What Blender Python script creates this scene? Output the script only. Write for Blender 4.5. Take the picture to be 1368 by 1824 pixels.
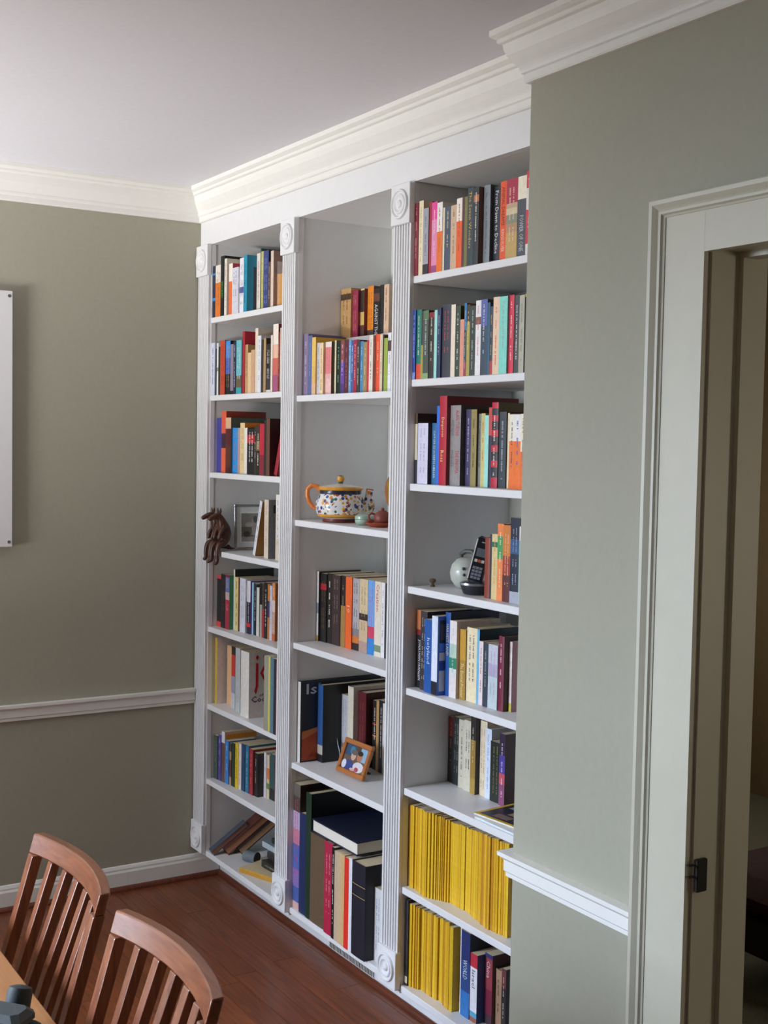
import bpy, math, random
from mathutils import Vector, Matrix

for o in list(bpy.data.objects):
    bpy.data.objects.remove(o, do_unlink=True)
SC = bpy.context.scene
COL = SC.collection

# ------------------------------------------------------------------ camera
cam_d = bpy.data.cameras.new('camera')
cam = bpy.data.objects.new('camera', cam_d)
COL.objects.link(cam)
_F = Vector((-0.84698, 0.52894, -0.05342)); _R = Vector((0.52879, 0.84856, 0.01796)); _U = Vector((-0.05483, 0.01304, 0.99841))
cam.matrix_world = Matrix(((_R.x, _U.x, -_F.x, 4.63356), (_R.y, _U.y, -_F.y, -2.00042), (_R.z, _U.z, -_F.z, 1.75798), (0, 0, 0, 1)))
cam_d.sensor_fit = 'HORIZONTAL'
cam_d.sensor_width = 36.0
cam_d.lens = 2219.77 / 1368.0 * 36.0
cam_d.clip_start = 0.05
SC.camera = cam

# ------------------------------------------------------------------ world, daylight and exposure
world = bpy.data.worlds.new('world')
SC.world = world
world.use_nodes = True
bg = world.node_tree.nodes['Background']
bg.inputs[0].default_value = (0.72, 0.84, 1.0, 1)
bg.inputs[1].default_value = 1.0
SC.view_settings.view_transform = 'Standard'
SC.view_settings.look = 'None'
SC.view_settings.gamma = 1.0
SC.view_settings.use_curve_mapping = False
SC.view_settings.exposure = 0.17

def area_light(name, loc, direction, sx, sy, power, color):
    d = bpy.data.lights.new(name, 'AREA')
    d.shape = 'RECTANGLE'; d.size = sx; d.size_y = sy; d.energy = power; d.color = color
    o = bpy.data.objects.new(name, d); COL.objects.link(o)
    o.location = loc
    o.rotation_euler = Vector(direction).to_track_quat('-Z', 'Y').to_euler()
    return o
# daylight outside the window of the wall behind the photographer's left shoulder
WIN = [(0.35, 1.75)]; WZ = (0.75, 2.30); YF = -3.75
for a, b in WIN:
    area_light('window_daylight', ((a + b) / 2, YF - 0.24, (WZ[0] + WZ[1]) / 2), (0, 1, -0.05), b - a - .1, WZ[1] - WZ[0] - .1, 28, (0.95, 0.97, 1.0))
# blue upper sky seen through the window
area_light('sky_daylight', (-0.25, -6.2, 2.9), (2.2, 6.2, -2.0), 2.4, 2.2, 1100, (0.62, 0.75, 1.0))
# sunlit ground outside throws light up through the window onto the ceiling
area_light('ground_bounce', (1.9, YF - 1.75, 0.05), (-0.35, 1.0, 0.75), 1.6, 1.4, 760, (0.97, 0.96, 1.0))
# fill lamps added in the dim room beyond the door; no window there
area_light('hall_daylight', (0.0, 1.9, 1.5), (1, 0.0, -0.1), 0.9, 1.2, 9, (1.0, 0.90, 0.75))  # added fill for the far wall and the ottoman
area_light('jamb_fill', (5.6, 2.4, 1.4), (-1, -0.15, -0.1), 0.6, 1.0, 17, (1.0, 0.90, 0.75))  # added fill that keeps the door jamb from going too dark

# ------------------------------------------------------------------ helpers
def lin(h):
    if len(h) == 3: h = ''.join(c * 2 for c in h)
    out = []
    for i in (0, 2, 4):
        c = int(h[i:i + 2], 16) / 255
        out.append(c / 12.92 if c <= 0.04045 else ((c + 0.055) / 1.055) ** 2.4)
    return out
MATS = {}
def mat(h, rough=0.5, noise=0.08, scale=40, metal=0.0, gain=1.0, coat=0.0, stretch=None, bump=0.0, spec=0.5):
    key = (h, rough, noise, scale, metal, gain, coat, stretch, bump, spec)
    if key in MATS: return MATS[key]
    m = bpy.data.materials.new('mat_' + h); m.use_nodes = True
    nt = m.node_tree; b = nt.nodes['Principled BSDF']
    c = [min(1, v * gain) for v in lin(h)]
    b.inputs['Roughness'].default_value = rough
    b.inputs['Metallic'].default_value = metal
    b.inputs['Coat Weight'].default_value = coat
    b.inputs['Specular IOR Level'].default_value = spec
    tc = nt.nodes.new('ShaderNodeTexCoord'); nz = nt.nodes.new('ShaderNodeTexNoise')
    nz.inputs['Scale'].default_value = scale; nz.inputs['Detail'].default_value = 3
    if stretch:
        mp = nt.nodes.new('ShaderNodeMapping'); mp.inputs['Scale'].default_value = stretch
        nt.links.new(tc.outputs['Object'], mp.inputs['Vector']); nt.links.new(mp.outputs['Vector'], nz.inputs['Vector'])
    else:
        nt.links.new(tc.outputs['Object'], nz.inputs['Vector'])
    rp = nt.nodes.new('ShaderNodeValToRGB')
    rp.color_ramp.elements[0].position = 0.3; rp.color_ramp.elements[1].position = 0.7
    rp.color_ramp.elements[0].color = [v * (1 - noise) for v in c] + [1]
    rp.color_ramp.elements[1].color = [min(1, v * (1 + noise)) for v in c] + [1]
    nt.links.new(nz.outputs['Fac'], rp.inputs['Fac']); nt.links.new(rp.outputs['Color'], b.inputs['Base Color'])
    if bump:
        bp = nt.nodes.new('ShaderNodeBump'); bp.inputs['Strength'].default_value = bump; bp.inputs['Distance'].default_value = 0.002
        nt.links.new(nz.outputs['Fac'], bp.inputs['Height']); nt.links.new(bp.outputs['Normal'], b.inputs['Normal'])
    MATS[key] = m
    return m
def wood(h1, h2, rough, axis, scale=6.0, coat=0.0, ring=18):
    key = ('wood', h1, h2, rough, axis, scale, coat, ring)
    if key in MATS: return MATS[key]
    m = bpy.data.materials.new('wood_' + h1); m.use_nodes = True
    nt = m.node_tree; b = nt.nodes['Principled BSDF']
    b.inputs['Roughness'].default_value = rough; b.inputs['Coat Weight'].default_value = coat; b.inputs['Coat Roughness'].default_value = 0.25
    tc = nt.nodes.new('ShaderNodeTexCoord'); mp = nt.nodes.new('ShaderNodeMapping')
    s = [ring, ring, ring]; s['xyz'.index(axis)] = 1.2
    mp.inputs['Scale'].default_value = s
    oi = nt.nodes.new('ShaderNodeObjectInfo')
    ad = nt.nodes.new('ShaderNodeVectorMath'); ad.operation = 'ADD'
    cb = nt.nodes.new('ShaderNodeMath'); cb.operation = 'MULTIPLY'; cb.inputs[1].default_value = 37.0
    nt.links.new(oi.outputs['Random'], cb.inputs[0])
    nt.links.new(tc.outputs['Object'], ad.inputs[0]); nt.links.new(cb.outputs[0], ad.inputs[1])
    nt.links.new(ad.outputs[0], mp.inputs['Vector'])
    nz = nt.nodes.new('ShaderNodeTexNoise'); nz.inputs['Scale'].default_value = scale; nz.inputs['Detail'].default_value = 6; nz.inputs['Distortion'].default_value = 0.6
    nt.links.new(mp.outputs['Vector'], nz.inputs['Vector'])
    rp = nt.nodes.new('ShaderNodeValToRGB')
    rp.color_ramp.elements[0].position = 0.32; rp.color_ramp.elements[1].position = 0.68
    rp.color_ramp.elements[0].color = lin(h1) + [1]; rp.color_ramp.elements[1].color = lin(h2) + [1]
    nt.links.new(nz.outputs['Fac'], rp.inputs['Fac'])
    hv = nt.nodes.new('ShaderNodeHueSaturation')
    mr = nt.nodes.new('ShaderNodeMapRange'); mr.inputs['To Min'].default_value = 0.88; mr.inputs['To Max'].default_value = 1.1
    nt.links.new(oi.outputs['Random'], mr.inputs['Value']); nt.links.new(mr.outputs['Result'], hv.inputs['Value'])
    nt.links.new(rp.outputs['Color'], hv.inputs['Color']); nt.links.new(hv.outputs['Color'], b.inputs['Base Color'])
    MATS[key] = m
    return m

class MB:
    def __init__(s): s.v = []; s.f = []; s.m = []; s.mats = []
    def mi(s, m):
        if m not in s.mats: s.mats.append(m)
        return s.mats.index(m)
    def face(s, pts, m):
        n = len(s.v); s.v += [tuple(p) for p in pts]; s.f.append(tuple(range(n, n + len(pts)))); s.m.append(s.mi(m))
    def raw(s, verts, faces, m, M=None):
        n = len(s.v); s.v += [tuple(M @ Vector(p)) if M else tuple(p) for p in verts]
        k = s.mi(m)
        for f in faces: s.f.append(tuple(n + i for i in f)); s.m.append(k)
        return s
    def box(s, x0, x1, y0, y1, z0, z1, m, M=None, bev=0.0):
        if bev <= 0:
            v = [(x, y, z) for z in (z0, z1) for y in (y0, y1) for x in (x0, x1)]
            return s.raw(v, [(0, 2, 3, 1), (4, 5, 7, 6), (0, 1, 5, 4), (2, 6, 7, 3), (0, 4, 6, 2), (1, 3, 7, 5)], m, M)
        b = min(bev, (x1 - x0) / 2.01, (y1 - y0) / 2.01, (z1 - z0) / 2.01)
        rings = []
        for z, i in ((z0, b), (z0 + b, 0), (z1 - b, 0), (z1, b)):
            k = b if i == 0 else b
            a0, a1, c0, c1 = x0 + i, x1 - i, y0 + i, y1 - i
            rings.append([(a0 + k, c0, z), (a1 - k, c0, z), (a1, c0 + k, z), (a1, c1 - k, z), (a1 - k, c1, z), (a0 + k, c1, z), (a0, c1 - k, z), (a0, c0 + k, z)])
        v = [p for r in rings for p in r]; f = [tuple(range(7, -1, -1)), tuple(24 + i for i in range(8))]
        for r in range(3):
            for i in range(8):
                j = (i + 1) % 8; f.append((r * 8 + i, r * 8 + j, r * 8 + 8 + j, r * 8 + 8 + i))
        return s.raw(v, f, m, M)
    def prism(s, poly, z0, z1, m, M=None):      # poly in xy, counter-clockwise
        n = len(poly)
        v = [(x, y, z0) for x, y in poly] + [(x, y, z1) for x, y in poly]
        f = [tuple(range(n - 1, -1, -1)), tuple(range(n, 2 * n))] + [(i, (i + 1) % n, n + (i + 1) % n, n + i) for i in range(n)]
        return s.raw(v, f, m, M)
    def lathe(s, prof, m, M=None, seg=24, mats=None):   # prof [(r, z)] ; closes at r=0
        v = []; 
        for r, z in prof:
            for i in range(seg):
                a = 2 * math.pi * i / seg; v.append((r * math.cos(a), r * math.sin(a), z))
        for k in range(len(prof) - 1):
            f = [(k * seg + i, k * seg + (i + 1) % seg, (k + 1) * seg + (i + 1) % seg, (k + 1) * seg + i) for i in range(seg)]
            if k == 0: base = len(s.v); s.v += [tuple(M @ Vector(p)) if M else p for p in v]
            kk = s.mi(mats[k] if mats else m)
            for q in f: s.f.append(tuple(base + i for i in q)); s.m.append(kk)
        for k, rev in ((0, True), (len(prof) - 1, False)):
            if prof[k][0] > 1e-5:
                idx = [base + k * seg + i for i in range(seg)]
                s.f.append(tuple(reversed(idx)) if rev else tuple(idx)); s.m.append(s.mi(m))
        return s
    def tube(s, pts, rad, m, seg=8, M=None):
        pts = [Vector(p) for p in pts]; rads = rad if isinstance(rad, (list, tuple)) else [rad] * len(pts)
        v = []; a = None
        for i, p in enumerate(pts):
            t = (pts[min(i + 1, len(pts) - 1)] - pts[max(i - 1, 0)]).normalized()
            if a is None:
                a = t.cross(Vector((0, 0, 1)))
                if a.length < 1e-3: a = t.cross(Vector((1, 0, 0)))
            else: a = a - t * a.dot(t)
            a.normalize(); b = t.cross(a).normalized()
            for k in range(seg):
                an = 2 * math.pi * k / seg; v.append(p + (a * math.cos(an) + b * math.sin(an)) * rads[i])
        f = []
        for i in range(len(pts) - 1):
            for k in range(seg):
                j = (k + 1) % seg; f.append((i * seg + k, i * seg + j, (i + 1) * seg + j, (i + 1) * seg + k))
        n = (len(pts) - 1) * seg
        f += [tuple(range(seg - 1, -1, -1)), tuple(n + k for k in range(seg))]
        return s.raw(v, f, m, M)
    def build(s, name, parent=None, smooth=False, fix=True):
        me = bpy.data.meshes.new(name); me.from_pydata(s.v, [], s.f)
        for m in s.mats: me.materials.append(m)
        for p, k in zip(me.polygons, s.m): p.material_index = k
        if fix:
            import bmesh
            bm = bmesh.new(); bm.from_mesh(me)
            if smooth: bmesh.ops.remove_doubles(bm, verts=bm.verts, dist=1e-6)
            bmesh.ops.recalc_face_normals(bm, faces=bm.faces); bm.to_mesh(me); bm.free()
        if smooth:
            for p in me.polygons: p.use_smooth = True
            try: me.set_sharp_from_angle(angle=math.radians(38))
            except Exception: pass
        o = bpy.data.objects.new(name, me); COL.objects.link(o)
        if parent: o.parent = parent
        return o
def empty(name, loc=(0, 0, 0), rz=0.0):
    o = bpy.data.objects.new(name, None); COL.objects.link(o); o.location = loc; o.rotation_euler = (0, 0, rz)
    o.empty_display_size = 0.02
    return o
def tag(o, label, cat, group=None):
    o['label'] = label; o['category'] = cat
    if group: o['group'] = group
    return o
def structure(o): o['kind'] = 'structure'; return o
def text_mesh(body, name, m, width, height, M, parent, bold=0.0):
    cu = bpy.data.curves.new('lettering', 'FONT'); cu.body = body; cu.resolution_u = 1; cu.offset = bold
    t = bpy.data.objects.new('lettering', cu)
    me = bpy.data.meshes.new_from_object(t)
    bpy.data.objects.remove(t); bpy.data.curves.remove(cu)
    if not me.vertices: return None
    xs = [v.co.x for v in me.vertices]; ys = [v.co.y for v in me.vertices]
    sx = width / max(1e-6, max(xs) - min(xs)); sy = height / max(1e-6, max(ys) - min(ys))
    cx = (max(xs) + min(xs)) / 2; cy = (max(ys) + min(ys)) / 2
    for v in me.vertices: v.co = M @ Vector(((v.co.x - cx) * sx, (v.co.y - cy) * sy, 0))
    me.materials.clear(); me.materials.append(m)
    o = bpy.data.objects.new(name, me); COL.objects.link(o); o.parent = parent; o['kind'] = 'stuff'
    return o

# ------------------------------------------------------------------ materials of the room
M_WALL = mat('a6a391', 0.85, 0.02, 60, bump=0.05)
M_CEIL = mat('e4e2e6', 0.9, 0.015, 50)
M_WHITE = mat('e4e3e3', 0.45, 0.012, 30)
M_TRIM = mat('ebe9e2', 0.4, 0.012, 30)
M_DOOR = mat('c6c1ad', 0.45, 0.015, 30)
M_SHELF = mat('e4e3e3', 0.42, 0.012, 30)
M_FLOOR = wood('643016', '84441f', 0.38, 'x', 5.0, 0.25)
M_SHOE = wood('5a2a18', '74381f', 0.4, 'x', 5.0, 0.2)
M_DARK = mat('241a14', 0.8)
M_PAGE = mat('d9c9a8', 0.9, 0.1, 300, stretch=(1, 1, 14))
M_PAGEW = mat('e2dccb', 0.9, 0.06, 300)
M_CHAIR = wood('74402a', '93583a', 0.30, 'z', 5.0, 0.5)
M_CHAIRX = wood('74402a', '93583a', 0.30, 'x', 5.0, 0.5)
M_TABLE = wood('b3743f', 'c78c55', 0.35, 'x', 3.0, 0.4)
M_BRASS = mat('6a563c', 0.4, metal=0.8)

# ------------------------------------------------------------------ room dimensions (metres)
H = 2.743; XW = 0.030; W = 2.2725; D = 0.1375; XB = 6.2; DEP = 0.373
ZA = [2.24028, 1.93989, 1.64054, 1.33819, 1.03399, 0.72656, 0.42735, 0.13617]; ZB = [1.92191, 1.49766, 1.07385, 0.65529, 0.14359]; ZC = [2.25123, 1.95144, 1.64720, 1.34451, 1.04219, 0.74137, 0.44204, 0.14098]
XL = [0.137, 0.853, 1.568]; XR = [0.764, 1.467, 2.181]

# floor: dark sub-floor with single planks laid on it
def plank_floor(name, x0, x1, y0, y1, pw=0.083, seed=1):
    b = MB(); b.box(x0, x1, y0, y1, -0.06, -0.012, M_DARK); fl = structure(b.build(name))
    rnd = random.Random(seed); y = y0
    while y < y1 - 0.01:
        x = x0 - rnd.random() * 0.9
        while x < x1:
            L = rnd.uniform(0.8, 1.7); a, c = max(x, x0), min(x + L, x1)
            if c - a > 0.02:
                p = MB(); w = min(pw, y1 - y) - 0.0012
                p.box(-(c - a) / 2 + .0006, (c - a) / 2 - .0006, 0, w, 0, 0.012, M_FLOOR, bev=0.0008)
                o = p.build('plank', fl); o.location = ((a + c) / 2, y, -0.012)
            x += L
        y += pw
    return fl
plank_floor('floor', -0.05, XB, YF, 0.14)
b = MB(); b.box(-0.2, XB + .2, YF - .2, 3.2, H, H + 0.1, M_CEIL); structure(b.build('ceiling'))
b = MB(); b.box(XW - 0.15, XW, YF - .15, 0.6, -.06, H, M_WALL); structure(b.build('wall_left'))
b = MB(); b.box(XB, XB + 0.15, YF - .15, 3.1, -.06, H, M_WALL); structure(b.build('wall_back'))
# wall with the two windows
b = MB(); xs = [XW, WIN[0][0], WIN[0][1], XB]
for i in range(3):
    if i % 2 == 0: b.box(xs[i], xs[i + 1], YF - 0.15, YF, -.06, H, M_WALL)
    else:
        b.box(xs[i], xs[i + 1], YF - 0.15, YF, -.06, WZ[0], M_WALL); b.box(xs[i], xs[i + 1], YF - 0.15, YF, WZ[1], H, M_WALL)
structure(b.build('wall_front'))
M_GLASS = mat('ffffff', 0.0)
M_GLASS = bpy.data.materials.new('window_glass'); M_GLASS.use_nodes = True
nt = M_GLASS.node_tree; nt.nodes.remove(nt.nodes['Principled BSDF'])
tr = nt.nodes.new('ShaderNodeBsdfTransparent'); gl = nt.nodes.new('ShaderNodeBsdfGlossy'); mx = nt.nodes.new('ShaderNodeMixShader')
gl.inputs['Roughness'].default_value = 0.02; mx.inputs[0].default_value = 0.06; tr.inputs[0].default_value = (.97, .98, .97, 1)
nt.links.new(tr.outputs[0], mx.inputs[1]); nt.links.new(gl.outputs[0], mx.inputs[2]); nt.links.new(mx.outputs[0], nt.nodes['Material Output'].inputs[0])
for n, (a, c) in enumerate(WIN):
    w = structure(empty('window_%d' % (n + 1), ((a + c) / 2, YF, WZ[0])))
    hw = (c - a) / 2; hh = WZ[1] - WZ[0]
    p = MB()
    for x0, x1, z0, z1 in ((-hw, -hw + .05, 0, hh), (hw - .05, hw, 0, hh), (-hw + .05, hw - .05, 0, .05), (-hw + .05, hw - .05, hh - .05, hh), (-hw + .05, hw - .05, hh / 2 - .02, hh / 2 + .02)):
        p.box(x0, x1, -.10, -.05, z0, z1, M_TRIM)
    p.build('sash', w)
    p = MB()
    for x0, x1, z0, z1 in ((-hw - .09, -hw, -.02, hh + .09), (hw, hw + .09, -.02, hh + .09), (-hw, hw, hh, hh + .09)): p.box(x0, x1, 0.0005, .02, z0, z1, M_TRIM)
    p.build('casing', w)
    p = MB(); p.box(-hw - .1, hw + .1, 0.0005, .05, -.045, -.02, M_TRIM, bev=.004); p.build('window_sill', w)
    for z0, z1 in ((.05, hh / 2 - .02), (hh / 2 + .02, hh - .05)):
        p = MB(); p.box(-hw + .05, hw - .05, -.078, -.074, z0, z1, M_GLASS); p.build('pane', w)

# right wall (proud of the bookcase) with the door opening
DX0, DX1, DZ = 2.861, 3.72, 2.158; DY1 = 0.018
b = MB(); b.box(W, DX0 - .008, -D, DY1, -.06, H, M_WALL); b.box(DX1 + .008, XB, -D, DY1, -.06, H, M_WALL); b.box(DX0 - .008, DX1 + .008, -D, DY1, DZ + .008, H, M_WALL)
structure(b.build('wall_right'))
# room beyond the door and the wall behind the bookcase
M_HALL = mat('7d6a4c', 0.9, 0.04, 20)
b = MB(); b.box(-.1, W + .02, DEP + .035, DEP + .12, -.06, H, M_HALL); b.box(W - .08, W + .02, DY1, DEP + .035, -.06, H, M_HALL); structure(b.build('wall_partition'))
b = MB(); b.box(-.1, XB, 3.0, 3.12, -.06, H, M_HALL); structure(b.build('wall_hall'))
b = MB(); b.box(-.25, -.1, DEP + .035, 3.12, -.06, H, M_HALL); structure(b.build('wall_hall_end'))
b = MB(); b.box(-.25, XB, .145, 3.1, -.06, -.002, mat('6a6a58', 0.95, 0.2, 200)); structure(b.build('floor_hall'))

# ------------------------------------------------------------------ mouldings
def sweep(prefix, path, normals, prof, m, start):
    """prof [(projection, z)], path corner points in plan, normals per segment: each segment its own mitred trim piece"""
    n = len(normals); offs = []
    for i in range(len(path)):
        a = Vector(normals[max(i - 1, 0)]); c = Vector(normals[min(i, n - 1)])
        offs.append((a + c) / (1 + a.dot(c)))
    for i in range(n):
        b = MB(); v = []; k = len(prof)
        for j in (i, i + 1):
            for pr, z in prof: v.append((path[j][0] + offs[j].x * pr, path[j][1] + offs[j].y * pr, z))
        f = [(q, (q + 1) % k, k + (q + 1) % k, k + q) for q in range(k)] + [tuple(range(k)), tuple(range(2 * k - 1, k - 1, -1))]
        b.raw(v, f, m); structure(b.build('%s_%d' % (prefix, start + i)))
CR = [(0, 0), (.010, 0), (.013, .004), (.013, .020), (.018, .023), (.020, .029), (.020, .034), (.024, .040), (.032, .050), (.043, .066), (.048, .080), (.050, .092), (.058, .095), (.060, .098), (.060, .104), (.066, .107), (.073, .112), (.073, .1258), (0, .1258)]
sweep('trim', [(XW, YF), (XW, 0), (W, 0), (W, -D), (XB, -D)], [(1, 0), (0, -1), (-1, 0), (0, -1)], [(p, 2.617 + z) for p, z in CR], M_TRIM, 1)
RAIL = [(0, 0), (.012, 0), (.012, .010), (.016, .014), (.016, .040), (.022, .046), (.028, .050), (.028, .060), (0, .060)]
sweep('trim', [(XW, YF), (XW, -.012)], [(1, 0)], [(p, .7134 + z) for p, z in RAIL], M_TRIM, 5)
sweep('trim', [(W, -.024), (W, -D), (2.7115, -D)], [(-1, 0), (0, -1)], [(p, .7134 + z) for p, z in RAIL], M_TRIM, 6)
BASE = [(0, 0), (.014, 0), (.014, .070), (.010, .078), (.010, .084), (.005, .094), (0, .096)]
sweep('baseboard', [(XW, YF), (XW, .103)], [(1, 0)], BASE, M_TRIM, 1)
sweep('baseboard', [(W, .0), (W, -D), (2.7115, -D)], [(-1, 0), (0, -1)], BASE, M_TRIM, 2)
SHOE = [(0, .0), (.015, .0), (.014, .008), (.010, .014), (.004, .018), (0, .018)]
sweep('trim', [(XW + .0142, YF), (XW + .0142, .1049), (W - .016, .1049)], [(1, 0), (0, -1)], [(p, z + .0002) for p, z in SHOE], M_SHOE, 8)
for o in list(bpy.data.objects):
    if o.name.startswith('baseboard_'): o.name = {'baseboard_1': 'baseboard_left', 'baseboard_2': 'baseboard_return', 'baseboard_3': 'baseboard_right'}.get(o.name, o.name)

# ------------------------------------------------------------------ door opening: casing, jamb, stop, strike
dr = structure(empty('door_1', (DX0, -D, 0)))
def dpart(name, boxes, m, bev=0.0):
    p = MB()
    for q in boxes: p.box(q[0] - DX0, q[1] - DX0, q[2] + D, q[3] + D, q[4], q[5], m, bev=bev)
    return p.build(name, dr)
y0 = -D - .0005
dpart('casing_board', [(2.748, 2.855, y0 - .017, y0, 0.001, 2.233)], M_DOOR)
dpart('casing_board', [(DX1 + .006, DX1 + .113, y0 - .017, y0, 0.001, 2.233)], M_DOOR)
dpart('casing_head', [(2.855, DX1 + .006, y0 - .0168, y0, DZ - .006, 2.233)], M_DOOR)
def band(poly_pts, frm, to, axis):
    p = MB(); k = len(poly_pts); v = []
    for e, s in ((frm, 0), (to, 1)):
        for u, d in poly_pts:
            if axis == 'z': v.append((2.748 - u - DX0, y0 - d + D, e + (u if s else 0)))
            elif axis == 'x': v.append((e - DX0 + (-u if s == 0 else u), y0 - d + D, 2.233 + u))
            else: v.append((DX1 + .113 + u - DX0, y0 - d + D, e + (u if s else 0)))
    p.raw(v, [(q, (q + 1) % k, k + (q + 1) % k, k + q) for q in range(k)] + [tuple(range(k)), tuple(range(2 * k - 1, k - 1, -1))], M_DOOR)
    return p.build('backband', dr)
BB = [(0, 0), (0, .019), (.004, .021), (.007, .026), (.012, .027), (.016, .024), (.020, .028), (.026, .033), (.034, .034), (.037, .031), (.037, 0)]
band(BB, 0.001, 2.233, 'z'); band(BB, 2.748, DX1 + .113, 'x'); band(BB, 0.001, 2.233, 'r')
dpart('jamb', [(DX0 - .0075, DX0 + .0, -D - .0004, DY1 + .004, 0.001, DZ)], M_DOOR)
dpart('jamb', [(DX1, DX1 + .0075, -D - .0004, DY1 + .004, 0.001, DZ)], M_DOOR)
dpart('jamb_head', [(DX0, DX1, -D - .0004, DY1 + .004, DZ, DZ + .0075)], M_DOOR)
dpart('stop', [(DX0 + .0002, DX0 + .012, -.062, -.022, 0.001, DZ - .012)], M_DOOR)
dpart('stop', [(DX1 - .012, DX1 - .0002, -.062, -.022, 0.001, DZ - .012)], M_DOOR)
dpart('stop_head', [(DX0 + .0002, DX1 - .0002, -.062, -.022, DZ - .012, DZ - .0002)], M_DOOR)
M_IRON = mat('2a2420', 0.5, metal=0.6)
sp = dpart('strike_plate', [(DX0 + .0002, DX0 + .010, -.135, -.106, .862, .930)], M_IRON, .002); sp['label'] = 'dark metal strike plate'
p = MB()
for z in (.917, .893): p.box(-.002, .004, -.0165, -.0005, z, z + .003, M_IRON)
p.build('strike_lip', sp).location = (0, 0, 0)

# ------------------------------------------------------------------ bookcase
bc = tag(empty('bookcase', (1.1, 0.0, 0)), 'white built-in bookcase with three bays, fluted pilasters and rosette blocks', 'bookcase')
def cpart(name, boxes, m=None, bev=0.0, parent=None):
    p = MB()
    for q in boxes: p.box(q[0] - 1.1, q[1] - 1.1, *q[2:], m or M_SHELF, bev=bev)
    return p.build(name, parent or bc)
ZT = 2.524; ZK = ZA[7] - .021
cpart('back_panel', [(XW + .001, 2.20, DEP, DEP + .012, 0.001, 2.62)], mat('dfe2dc', .5, .01))
cpart('side_panel', [(XW + .001, XL[0] - .003, .02, DEP - .0005, ZK, 2.60)])
cpart('divider', [(XR[0] + .003, XL[1] - .003, .02, DEP - .0005, ZK, 2.60)])
cpart('divider', [(XR[1] + .003, XL[2] - .003, .02, DEP - .0005, ZK, 2.60)])
cpart('side_panel', [(XR[2] + .003, W - .002, .02, DEP - .0005, ZK, 2.60)])
for a, c in ((XW + .001, XL[0]), (XR[0], XL[1]), (XR[1], XL[2]), (XR[2], W - .002)): cpart('stile', [(a, c, .0, .0196, ZK, ZT - .0005)], bev=.001)
for i in range(3): cpart('top_panel', [(XL[i] - .0025, XR[i] + .0025, .0202, DEP - .0007, ZT, ZT + .019)])
cpart('frieze', [(XW + .001, W - .002, .0, .0196, ZT, 2.70)])
cpart('toe_board', [(XW + .0155, W - .017, .1055, .120, .0005, ZK - .0005)])
for i, (zs) in enumerate((ZA, ZB, ZC)):
    for k, z in enumerate(zs):
        cpart('shelf', [(XL[i] + .0005, XR[i] - .0005, .0008, DEP - .001, z - .021, z)], bev=.0015)
# raised back step on the middle bay's top shelf for the second row of books
RZ = 2.1232
cpart('riser', [(XL[1] + .001, 1.30, .160, DEP - .0015, RZ - .016, RZ), (XL[1] + .001, 1.30, .30, .316, ZB[0] + .0005, RZ - .016)])
def pilaster(x0, x1):
    z0, z1 = .2415, 2.404; n = 6; pts = [(x0, -.0002), (x0, -.011)]; step = (x1 - x0 - .010) / n
    for k in range(n):
        c = x0 + .005 + step * (k + .5); g = step * .29
        pts += [(c - g, -.011), (c - g * .7, -.0050), (c, -.0035), (c + g * .7, -.0050), (c + g, -.011)]
    pts += [(x1, -.011), (x1, -.0002)]
    p = MB(); p.prism([(x - 1.1, y) for x, y in pts], z0, z1, M_WHITE); p.build('pilaster', bc)
    for za, zb in ((2.4045, 2.5225), (.127, .241)):
        blk = MB(); blk.box(x0 - .003 - 1.1, x1 + .003 - 1.1, -.020, -.0002, za, zb, M_WHITE, bev=.0015); bo = blk.build('rosette_block', bc)
        r = MB(); R = .044
        prof = [(R, 0), (R, .002), (R * .95, .0065), (R * .86, .0070), (R * .78, .0020), (R * .70, .0014), (R * .64, .0060), (R * .54, .0064), (R * .46, .0028), (R * .36, .0012), (R * .28, .0012), (R * .24, .0055), (R * .12, .0085), (0.0004, .0092)]
        Mx = Matrix.Translation(((x0 + x1) / 2 - 1.1, -.0201, (za + zb) / 2)) @ Matrix.Rotation(math.pi / 2, 4, 'X')
        r.lathe(prof, M_WHITE, Mx, 28); r.build('rosette', bo, smooth=True)
pilaster(.0365, .135); pilaster(.7585, .8525); pilaster(1.4735, 1.5675); pilaster(2.179, 2.268)
# air vent in the toe board
v = tag(empty('air_vent', (1.105, .1053, .030)), 'slotted metal air vent let into the white toe kick under the middle bay', 'vent')
p = MB()
for q in ((-.150, .150, -.002, 0, -.012, -.009), (-.150, .150, -.002, 0, .009, .012), (-.150, -.147, -.002, 0, -.009, .009), (.147, .150, -.002, 0, -.009, .009)): p.box(*q, mat('c9c6c0', .4))
p.build('frame', v)
p = MB(); p.box(-.147, .147, -.0012, -.0002, -.009, .009, mat('1c1a18', .8)); p.build('dark_slot', v)
for k in range(30):
    p = MB(); x = -.143 + k * .0098; p.box(x - .0022, x + .0022, -.0026, -.0013, -.009, .009, mat('bdbab4', .4)); p.build('louver', v)

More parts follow.
